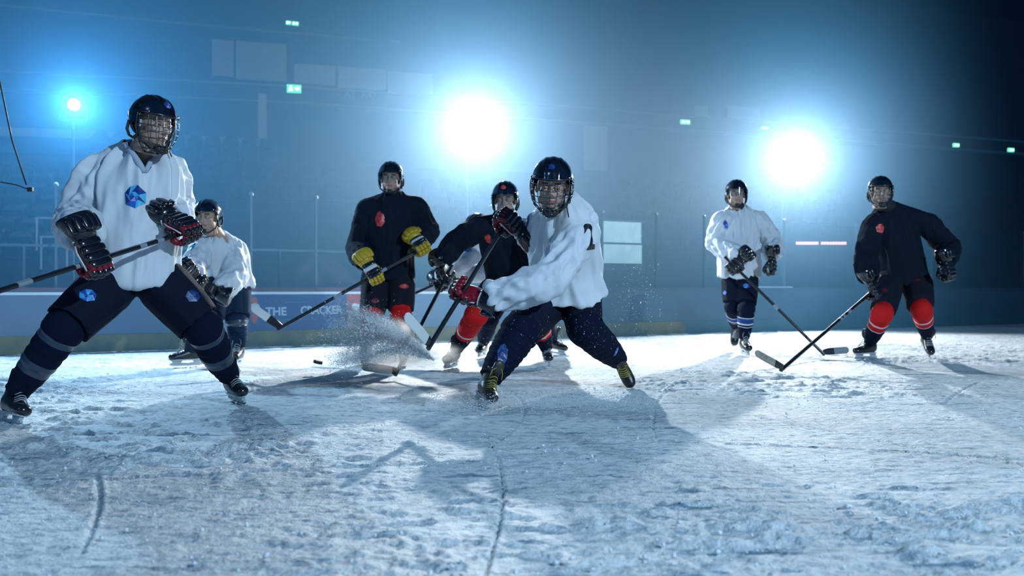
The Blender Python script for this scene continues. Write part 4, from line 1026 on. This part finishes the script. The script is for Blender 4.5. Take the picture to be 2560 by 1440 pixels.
# 2 ---- bent white player behind
P[2] = make_person(dict(seed=23, vox=.011, base=(W(545, 900, 8).x, 8.0, 0), label='person in white jersey bending forward behind the foremost player, bare-faced under a dark helmet',
    head=W(519, 540, 7.75), face=(-.12, -1, -.12), neck=W(545, 590, 7.9), pelvis=W(572, 690, 8.1), shR=W(505, 612, 7.85), shL=W(582, 618, 7.98), hipR=W(548, 705, 8.05), hipL=W(590, 705, 8.15),
    elR=W(482, 672, 7.6), elL=W(590, 690, 7.8), gripR=W(462, 668, 7.25), gripL=W(512, 716, 7.5), thumbR=(-.5, -.4, -.6), thumbL=(-.3, -.3, -.85), fwdR=(-.5, -.8, -.2), fwdL=(-.85, -.3, -.4),
    knR=W(520, 800, 7.75), knL=W(592, 802, 8.0), anR=foot(478, 914), anL=foot(598, 912), toeR=(-.85, -.5, 0), toeL=(.05, -1, 0), upR=(0, 0, 1), upL=(0, 0, 1), toe=None,
    chest=(-.2, -1, 0), jersey='white_jersey', collar='white_jersey', foldamp=.028, hem=-.06, jw=1.0, pants='blue_pants', pw=1.0, pantlen=.92,
    sockmats=['blue_pants', 'clear_tape'], bands=[(.22, .36, 1)], sockw=1.0, glove='dark'))
# 3 ---- dark jersey, yellow gloves
s3a, s3b = W(1072, 612, 7.80), W(693, 824, 7.45)
P[3] = make_person(dict(seed=31, vox=.011, base=(W(970, 905, 8.1).x, 8.1, 0), label='person in dark jersey and red socks standing with yellow gloves and visor',
    head=W(977, 444, 8.02), face=(.0, -1, -.06), visor=True, neck=W(982, 487, 8.1), pelvis=W(972, 672, 8.12), shR=W(922, 518, 8.08), shL=W(1042, 513, 8.14), hipR=W(942, 695, 8.1), hipL=W(1003, 692, 8.1),
    elR=W(893, 622, 8.12), elL=W(1072, 578, 8.25), gripR=s3a.lerp(s3b, .372), gripL=s3a.lerp(s3b, .045), thumbR=(s3a-s3b), thumbL=(s3b-s3a), fwdR=(.25, -.35, -.9), fwdL=(-.35, -.6, -.6),
    knR=W(930, 798, 7.9), knL=W(1002, 792, 7.9), anR=foot(915, 908), anL=foot(1012, 912), toeR=(-.06, -1, 0), toeL=(.05, -1, 0), upR=UP, upL=UP,
    chest=(0, -1, 0), jersey='dark_jersey', foldamp=.016, hem=-.10, jw=1.06, pants='dark_pants', pw=.92, pantlen=.80,
    sockmats=['red_sock', 'navy_sock', 'white_sock'], bands=[(.50, 1, 1), (.47, .50, 2)], glove='yellow'))
stick(s3a, s3b, V(-.80, -.15, .62), s3a-s3b, 'black hockey stick with white-taped blade held by the yellow-gloved player', bands=[(.28, .32), (.58, .63)], butt_tape='stick_blue', taped=.62, blen=.29)
# 4 ---- crouching dark jersey behind the shooter
s4a, s4b = W(1130, 664, 7.9), GR(988, 938, .03)
P[4] = make_person(dict(seed=41, vox=.011, base=(W(1260, 915, 7.7).x, 7.7, 0), label='crouching person in dark jersey and striped red socks behind the shooting player',
    head=W(1263, 497, 7.45), face=(-.12, -1, -.16), visor=True, neck=W(1258, 545, 7.62), pelvis=W(1278, 702, 7.95), shR=W(1190, 565, 7.62), shL=W(1310, 575, 7.58), hipR=W(1243, 720, 7.9), hipL=W(1312, 720, 7.92),
    elR=W(1138, 606, 7.75), elL=W(1350, 655, 7.45), gripR=s4a.lerp(s4b, .09), gripL=W(1300, 728, 7.3), thumbR=(s4b-s4a), thumbL=(-.5, -.8, -.1), fwdR=(-.1, -.35, -.9), fwdL=(-.5, -.3, -.7),
    knR=W(1192, 785, 7.35), knL=W(1340, 790, 7.6), anR=foot(1128, 918, (.25, 0, 1)), anL=foot(1366, 914), toeR=(-.35, -.95, 0), toeL=(.1, -1, 0), upR=(.25, .1, 1), upL=UP,
    chest=(-.1, -1, 0), jersey='dark_jersey', foldamp=.016, hem=-.08, jw=1.06, pants='dark_pants', pw=.95, pantlen=.80,
    sockmats=['red_sock', 'navy_sock', 'white_sock'], bands=[(.56, .60, 2), (.64, 1, 1)], glove='dark'))
stick(s4a, s4b, V(-.95, .28, .10), UP, 'black hockey stick of the crouching player reaching the ice beneath the yellow-gloved player', bands=[(.62, .66)], bladem='white_tape', butt_tape=None, taped=.9)
# 8 ---- white player hidden behind the crouching one
s8a, s8b = W(1135, 690, 8.6), W(925, 783, 8.5)
P[8] = make_person(dict(seed=83, vox=.013, base=(W(1290, 890, 8.9).x, 8.9, 0), label='mostly hidden person in white jersey bent behind the crouching dark-shirted player',
    head=W(1192, 572, 8.5), face=(-.6, -.8, -.2), neck=W(1212, 600, 8.65), pelvis=W(1290, 700, 8.9), shR=W(1180, 618, 8.55), shL=W(1240, 612, 8.75), hipR=W(1262, 712, 8.85), hipL=W(1310, 712, 8.95),
    elR=W(1160, 655, 8.5), elL=W(1225, 680, 8.6), gripR=s8a.lerp(s8b, .18), gripL=s8a.lerp(s8b, .02), thumbR=(s8b-s8a), thumbL=(s8b-s8a), fwdR=(-.6, -.4, -.5), fwdL=(-.7, -.4, -.3),
    knR=W(1222, 795, 8.6), knL=W(1352, 790, 9.0), anR=foot(1208, 892), anL=foot(1382, 884), toeR=(-.25, -.95, 0), toeL=(.8, -.6, -.1), upR=UP, upL=UP,
    chest=(-.5, -1, 0), jersey='white_jersey', collar='white_jersey', foldamp=.014, hem=-.06, jw=.95, pants='navy_pants', pw=.9, pantlen=.9, sockmats=['navy_sock'], bands=[], glove='dark'))
stick(s8a, s8b, V(-.7, .6, .1), UP, 'thin dark hockey stick of the mostly hidden player, passing behind the red-socked legs', butt_tape=None, taped=.5)
# 5 ---- shooting player, white jersey
s5a, s5b = W(1282, 528, 5.86), W(1070, 872, 5.05)
P[5] = make_person(dict(guard=True, seed=57, vox=.0095, base=(W(1370, 990, 5.8).x, 5.8, 0), label='shooting person in white jersey leaning forward, arm swept across, cage on black helmet',  # dark neck tube added so the neck looks shaded under the cage
    head=W(1380, 462, 5.38), face=(-.10, -1, -.30), headup=(.06, -.12, 1), cage=True, hscale=1.22,
    neck=W(1404, 503, 5.54), pelvis=W(1415, 722, 5.95), shR=W(1352, 560, 5.80), shL=W(1450, 572, 5.50), hipR=W(1375, 745, 5.95), hipL=W(1452, 745, 5.95),
    elR=W(1372, 585, 6.12), elL=W(1372, 700, 5.35), gripR=s5a.lerp(s5b, .10), gripL=s5a.lerp(s5b, .60), thumbR=(s5b-s5a), thumbL=(s5b-s5a), fwdR=(-.75, -.6, .0), fwdL=(-.93, -.1, -.12),
    knR=W(1300, 830, 5.52), knL=W(1462, 820, 5.72), anR=foot(1196, 1008, (.45, .05, 1)), anL=W(1548, 902, 6.22), toeR=(.32, -.93, -.12), toeL=(.36, -.42, -.80), upR=(.42, .05, 1), upL=(-.28, -.75, .48),
    chest=(-.9, -.6, 0), jersey='white_jersey', collar='white_jersey', foldamp=.034, hem=-.12, hemw=.255, jw=1.04, hemdir=(.03, -.26, .04), pants='navy_pants', pw=1.0, pantlen=.95,
    sockmats=['navy_sock'], bands=[], sockw=1.22, glove='red', skate='gold'))
stick(s5a, s5b, V(-.24, -.5, .42), s5a-s5b, 'hockey stick of the shooting player swinging through the snow spray', bands=[(.12, .14)], butt_tape='stick_grey', taped=.85, blen=.30)
# 6 ---- white player with striped socks
s6a, s6b = W(1812, 642, 9.15), GR(2062, 888, .03)
P[6] = make_person(dict(guard=True, seed=61, vox=.011, base=(W(1852, 885, 9.3).x, 9.3, 0), label='person in white jersey skating upright in blue and white striped socks',
    head=W(1841, 484, 9.28), face=(-.12, -1, -.02), visor=True, neck=W(1845, 522, 9.38), pelvis=W(1848, 672, 9.42), shR=W(1806, 546, 9.36), shL=W(1898, 546, 9.38), hipR=W(1832, 690, 9.4), hipL=W(1870, 690, 9.4),
    elR=W(1787, 605, 9.42), elL=W(1934, 608, 9.42), gripR=s6a.lerp(s6b, .10), gripL=W(1920, 668, 9.15), thumbR=(s6b-s6a), thumbL=(-.35, -.9, -.1), fwdR=(.5, -.25, -.8), fwdL=(0, -.1, -1),
    knR=W(1832, 766, 9.35), knL=W(1866, 770, 9.2), anR=W(1840, 818, 9.8), anL=foot(1860, 886), toeR=(-.1, -.35, -.92), toeL=(.03, -1, -.03), upR=(0, -.92, .35), upL=UP,
    chest=(0, -1, 0), jersey='white_jersey', collar='white_jersey', foldamp=.030, hem=-.09, jw=1.0, pants='navy_pants', pw=.82, pantlen=.88,
    sockmats=['navy_sock', 'blue_sock', 'white_sock'], bands=[(.42, .445, 2), (.445, .58, 1), (.58, .605, 2), (.66, .68, 2)], sockw=.92, glove='dark'))
stick(s6a, s6b, V(.95, -.2, .12), UP, 'dark hockey stick held by the striped-sock player, its shaft crossing another', bands=[(.50, .54)], bladem='stick_grey', butt_tape=None, taped=.6, blen=.24)
# 7 ---- rightmost dark player
s7a, s7b = W(2188, 722, 8.55), GR(1952, 926, .03)
P[7] = make_person(dict(seed=71, vox=.011, base=(W(2250, 890, 8.8).x, 8.8, 0), label='rightmost person, dark jersey and red socks, caged helmet, striding on bent knees',
    head=W(2201, 478, 8.58), face=(-.22, -1, -.06), cage=True, neck=W(2224, 514, 8.82), pelvis=W(2258, 684, 8.95), shR=W(2182, 560, 8.72), shL=W(2320, 556, 8.92), hipR=W(2222, 705, 8.88), hipL=W(2292, 702, 8.95),
    elR=W(2164, 640, 8.72), elL=W(2372, 618, 8.98), gripR=s7a.lerp(s7b, .05), gripL=W(2362, 682, 8.6), thumbR=-(s7b-s7a), thumbL=(-.8, -.5, -.1), fwdR=(.1, -.35, -.92), fwdL=(-.05, -.25, -.95),
    knR=W(2206, 785, 8.45), knL=W(2303, 775, 8.6), anR=foot(2168, 896, (.15, 0, 1)), anL=W(2318, 842, 8.95), toeR=(-.92, -.38, 0), toeL=(-.05, -.72, -.52), upR=(.15, 0, 1), upL=(0, -.45, .85),
    chest=(-.2, -1, 0), jersey='dark_jersey', foldamp=.018, hem=-.10, jw=1.12, pants='dark_pants', pw=1.0, pantlen=.84,
    sockmats=['red_sock', 'navy_sock', 'white_sock'], bands=[(.40, .425, 2), (.56, 1, 1), (.54, .565, 2)], glove='dark'))
stick(s7a, s7b, V(-.50, .62, .30), (0, -.3, 1), 'black hockey stick with pale curved blade held by the rightmost player', bands=[(.30, .33), (.36, .385), (.40, .42)], bladem='pale_wood', butt_tape='pale_wood', taped=.78, blen=.30)

# badges and numbers
def b_(i, part, px, py, w_, h_, cols, **k):
    o = P[i][part] if isinstance(part, str) else P[i]['socks'][part[1]]
    return patch('badge', o.data, px, py, w_, h_, cols, o, **k)
b_(1, 'jersey', 336, 491, .125, .130, GEM_BLUE, rot=-8, seed=4, label='blue gem badge')
b_(1, 'pants', 219, 739, .10, .075, GEM_BLUE, rot=-22, seed=5, label='blue gem badge'); b_(1, 'pants', 482, 740, .09, .075, GEM_DULL, rot=12, seed=6, label='blue gem badge')
b_(5, 'pants', 1455, 822, .12, .055, GEM_BLUE, rot=8, seed=7, label='blue gem badge')
b_(5, ('s', 'R'), 1256, 886, .075, .14, GEM_DULL, rot=-8, seed=9, label='blue gem badge'); b_(5, ('s', 'L'), 1540, 880, .05, .07, GEM_BLUE, rot=-8, seed=10)
b_(5, 'jersey', 1320, 555, .03, .09, GEM_BLUE, seed=12)
b_(3, 'jersey', 949, 548, .11, .15, GEM_RED, rot=6, seed=3, label='red gem badge'); b_(3, 'pants', 1010, 716, .10, .045, GEM_RED, seed=5); b_(3, 'pants', 938, 752, .09, .05, [(.12, .02, .03)], seed=5)
b_(4, 'jersey', 1222, 597, .075, .085, GEM_RED, seed=5, label='red gem badge')
b_(6, 'jersey', 1814, 562, .055, .105, GEM_BLUE, rot=8, seed=8, label='blue gem badge'); b_(6, 'pants', 1866, 715, .09, .06, GEM_BLUE, rot=-10, seed=2); b_(6, 'pants', 1812, 732, .06, .05, GEM_BLUE, seed=3)
b_(7, 'jersey', 2202, 571, .105, .095, GEM_RED, rot=-6, seed=4, label='red gem badge'); b_(7, 'pants', 2290, 700, .12, .05, [(.10, .012, .02)], seed=4); b_(7, 'pants', 2210, 727, .10, .06, [(.13, .012, .02)], seed=4)
b_(2, 'jersey', 482, 617, .04, .11, GEM_BLUE, seed=4); b_(8, 'jersey', 1170, 623, .09, .07, GEM_BLUE, seed=4)
for i, px, py, cols in ((1, 419, 263, GEM_BLUE), (5, 1378, 417, GEM_DULL), (4, 1258, 468, GEM_RED)):
    hm = HELMET.copy(); hm.transform(P[i]['TH']); patch('badge', hm, px, py, .052 if i != 1 else .05, .045, cols, P[i]['helmet'], seed=i, off=.003); bpy.data.meshes.remove(hm)
# digit 2 on the shooter's back
def digit_tris(ch):
    me = text_mesh(ch, 2.0, 'black_digit', 0.0, .05); bm = bmesh.new(); bm.from_mesh(me); bmesh.ops.triangulate(bm, faces=bm.faces[:])
    t = [tuple((v.co.x-.55, v.co.y-.7) for v in f.verts) for f in bm.faces if f.normal.z > .5]; bm.free(); return t
b_(5, 'jersey', 1478, 590, .17, .22, [(.004, .005, .008)], outline=digit_tris('2'), rot=8, label='black number on the back')

# puck
g = G(); g.loft([((0, 0, -.0127), V(1, 0, 0), V(0, 1, 0), .036, .036), ((0, 0, -.011), V(1, 0, 0), V(0, 1, 0), .038, .038), ((0, 0, .011), V(1, 0, 0), V(0, 1, 0), .038, .038), ((0, 0, .0127), V(1, 0, 0), V(0, 1, 0), .036, .036)], 32)
T = Matrix.Translation(W(795, 905, 7.2)) @ Matrix.Rotation(.25, 4, 'Y'); tag(link('puck', g.mesh('puck', ['puck'], True, 40), None, T), 'black rubber puck flying just above the ice left of the spray', 'puck')

# ================================================================ snow in the air and on the ice
def shards(name, pts, sizes, dirs, elong, mname, label):
    n = len(pts); base = np.array([[1, 0, 0], [-1, 0, 0], [0, 1, 0], [0, -1, 0], [0, 0, 1], [0, 0, -1.]])
    F0 = np.array([[4, 0, 2], [4, 2, 1], [4, 1, 3], [4, 3, 0], [5, 2, 0], [5, 1, 2], [5, 3, 1], [5, 0, 3]])
    d = dirs/np.linalg.norm(dirs, axis=1, keepdims=True); r = rng.normal(size=(n, 3)); s1 = np.cross(d, r); s1 /= np.linalg.norm(s1, axis=1, keepdims=True); s2 = np.cross(d, s1)
    e = elong[:, None, None]; sz = sizes[:, None, None]
    Vv = pts[:, None, :] + sz*(base[None, :, 0:1]*e*d[:, None, :] + base[None, :, 1:2]*s1[:, None, :] + base[None, :, 2:3]*s2[:, None, :])
    F = (F0[None]+np.arange(n)[:, None, None]*6).reshape(-1, 3)
    me = bpy.data.meshes.new(name); me.vertices.add(n*6); me.vertices.foreach_set('co', Vv.reshape(-1).astype(np.float32)); me.loops.add(F.size); me.loops.foreach_set('vertex_index', F.ravel().astype(np.int32))
    me.polygons.add(len(F)); me.polygons.foreach_set('loop_start', np.arange(0, F.size, 3, dtype=np.int32)); me.update(calc_edges=True); me.materials.append(M[mname])
    o = link(name, me); tag(o, label, 'snow', None, 'stuff'); return o
src = np.array(W(1085, 900, 5.6)); n = 60000; nj = 120
ja = rng.random(nj); far0 = np.array(W(835, 745, 6.3)); far1 = np.array(W(830, 925, 6.3)); jl = .55+.55*rng.random(nj); jw = rng.gamma(1.2, .012, nj)+.004
jt = src+((far0[None]*(1-ja[:, None])+far1[None]*ja[:, None])+rng.normal(size=(nj, 3))*np.array([0, .16, 0])-src)*jl[:, None]
ji = rng.integers(0, nj, n); u = rng.random(n)**.62
pts = src[None]*(1-u[:, None]) + jt[ji]*u[:, None] + rng.normal(size=(n, 3))*(jw[ji]*(.25+u*1.6))[:, None]
pts[:, 2] += .07*np.sin(u*math.pi); pts[:, 2] = np.maximum(pts[:, 2], .012)
dirs = jt[ji]-src[None]+rng.normal(size=(n, 3))*.06
shards('snow_spray', pts, rng.gamma(1.5, .00055, n)+.0004, dirs, 1.2+2.0*rng.random(n), 'snow_air', 'white burst of ice crystals thrown up by the shooting player’s stick')
n = 420; c = np.array(W(1600, 740, 6.4)); pts = c+rng.normal(size=(n, 3))*np.array([.09, .12, .20]); pts2 = np.array(W(1540, 690, 6.1))+rng.normal(size=(120, 3))*np.array([.20, .2, .16])
c3 = np.array(W(1480, 830, 5.4))+rng.normal(size=(260, 3))*np.array([.20, .1, .10]); c4 = np.array(W(1260, 850, 5.1))+rng.normal(size=(160, 3))*np.array([.20, .1, .14])
pts = np.vstack([pts, pts2, c3, c4]); n = len(pts); shards('airborne_snow', pts, rng.gamma(1.2, .0005, n)+.0004, np.tile([[.15, 0, 1.]], (n, 1))+rng.normal(size=(n, 3))*.3, 1+2*rng.random(n), 'snow_air', 'fine ice crystals hanging in the air right of the shooting player')
n = 14000; t = rng.random(n); pts = np.stack([.05+1.35*t-.55, 5.15+rng.normal(size=n)*.16, np.abs(rng.normal(size=n))*.035*(1.2-np.abs(t-.55))+.012], 1)
shards('snow_drift', pts, rng.gamma(1.4, .0005, n)+.0004, np.tile([[1, .1, .1]], (n, 1))+rng.normal(size=(n, 3))*.4, 1+2*rng.random(n), 'snow_air', 'low drift of powdered snow under the shooting player')
# crumbs of scraped snow
n = 5200; yy = 1.9+6.5*rng.random(n)**1.5; xx = (rng.random(n)*2-1)*yy*.62
zz = ice_height(xx, yy); pts = np.stack([xx, yy, zz+.003], 1)
m_ = vnoise(np.stack([xx*1.3, yy*1.3, xx*0], 1), 40) > -.25; pts = pts[m_]; n = len(pts)
shards('snow_crumbs', pts, rng.gamma(1.3, .0013, n)+.0008, rng.normal(size=(n, 3)), 1+.8*rng.random(n), 'snow', 'loose crumbs of scraped snow lying on the ice')

def volume_mat(name, dens, aniso, col=(1, 1, 1), nscale=None, thr=(.4, .7), soft=False, absorb=None):
    m = bpy.data.materials.new(name); m.use_nodes = True; nt = m.node_tree; nt.nodes.clear(); o = nt.nodes.new('ShaderNodeOutputMaterial')
    v = nt.nodes.new('ShaderNodeVolumeScatter'); v.inputs['Color'].default_value = (*col, 1); v.inputs['Density'].default_value = dens; v.inputs['Anisotropy'].default_value = aniso
    if nscale:
        tc = nt.nodes.new('ShaderNodeTexCoord'); n = nt.nodes.new('ShaderNodeTexNoise'); n.inputs['Scale'].default_value = nscale; n.inputs['Detail'].default_value = 2
        nt.links.new(tc.outputs['Object'], n.inputs['Vector'])
        ln = nt.nodes.new('ShaderNodeVectorMath'); ln.operation = 'LENGTH'; nt.links.new(tc.outputs['Object'], ln.inputs[0])
        mr = nt.nodes.new('ShaderNodeMapRange'); mr.inputs[1].default_value = 1.0; mr.inputs[2].default_value = .15; mr.interpolation_type = 'SMOOTHSTEP'; nt.links.new(ln.outputs['Value'], mr.inputs[0])
        m2 = nt.nodes.new('ShaderNodeMapRange'); m2.inputs[1].default_value = thr[0]; m2.inputs[2].default_value = thr[1]; nt.links.new(n.outputs['Fac'], m2.inputs[0])
        a = nt.nodes.new('ShaderNodeMath'); a.operation = 'MULTIPLY'; nt.links.new(mr.outputs[0], a.inputs[0]); nt.links.new(m2.outputs[0], a.inputs[1])
        b = nt.nodes.new('ShaderNodeMath'); b.operation = 'MULTIPLY'; b.inputs[1].default_value = dens; nt.links.new(a.outputs[0], b.inputs[0]); nt.links.new(b.outputs[0], v.inputs['Density'])
    nt.links.new(v.outputs[0], o.inputs['Volume']); return m
# haze filling the hall
M['haze'] = volume_mat('haze', .036, .24, (.15, .53, .98))
g = G(); rbox(g, a_at(-400, 0)-14, a_at(2380, 2.0), -2.6, 24, -.3, 13.1); hz = mesh_obj('haze', g, ['haze']); tag(hz, 'thin bluish haze hanging through the whole arena', 'haze', None, 'stuff')
# paler smoke added round the two big floodlights to whiten their halos
M['smoke'] = volume_mat('smoke', .032, -.05, (.90, .95, 1), 1.3, (-.6, .9))
for i, off, r, label in ((1, V(-.5, .3, -.7), (5.6, 4.0, 3.5), 'pale smoke added to whiten the halo of the middle floodlight'), (2, V(-.9, .3, -.5), (5.0, 4.0, 3.3), 'pale smoke added to whiten the halo of the floodlight at right')):
    g = G(); g.ell((0, 0, 0), (1, 1, 1), seg=24); o = link('halo_smoke', g.mesh('halo_smoke', ['smoke'])); o.location = LAMPS[i][0]+off; o.scale = r; tag(o, label, 'smoke', None, 'stuff')
# low mist kicked up off the ice
M['mist'] = volume_mat('mist', 10, .62, (1, 1, 1), 1.6, (.30, .62))
for c, r, ry, label in ((W(980, 885, 6.6), (.62, .35, .15), .0, 'cloud of powdered snow over the yellow-gloved player’s skates'), (W(960, 820, 6.2), (.42, .25, .13), .42, 'streak of powdered snow rising left from the shooting stick')):
    g = G(); g.ell((0, 0, 0), (1, 1, 1), seg=20); o = link('snow_mist', g.mesh('snow_mist', ['mist'])); o.location = c; o.scale = r; o.rotation_euler = (0, ry, 0)
    o.location.z = max(c.z, r[2]*.9+.005) if ry == 0 else c.z; tag(o, label, 'snow mist', None, 'stuff')
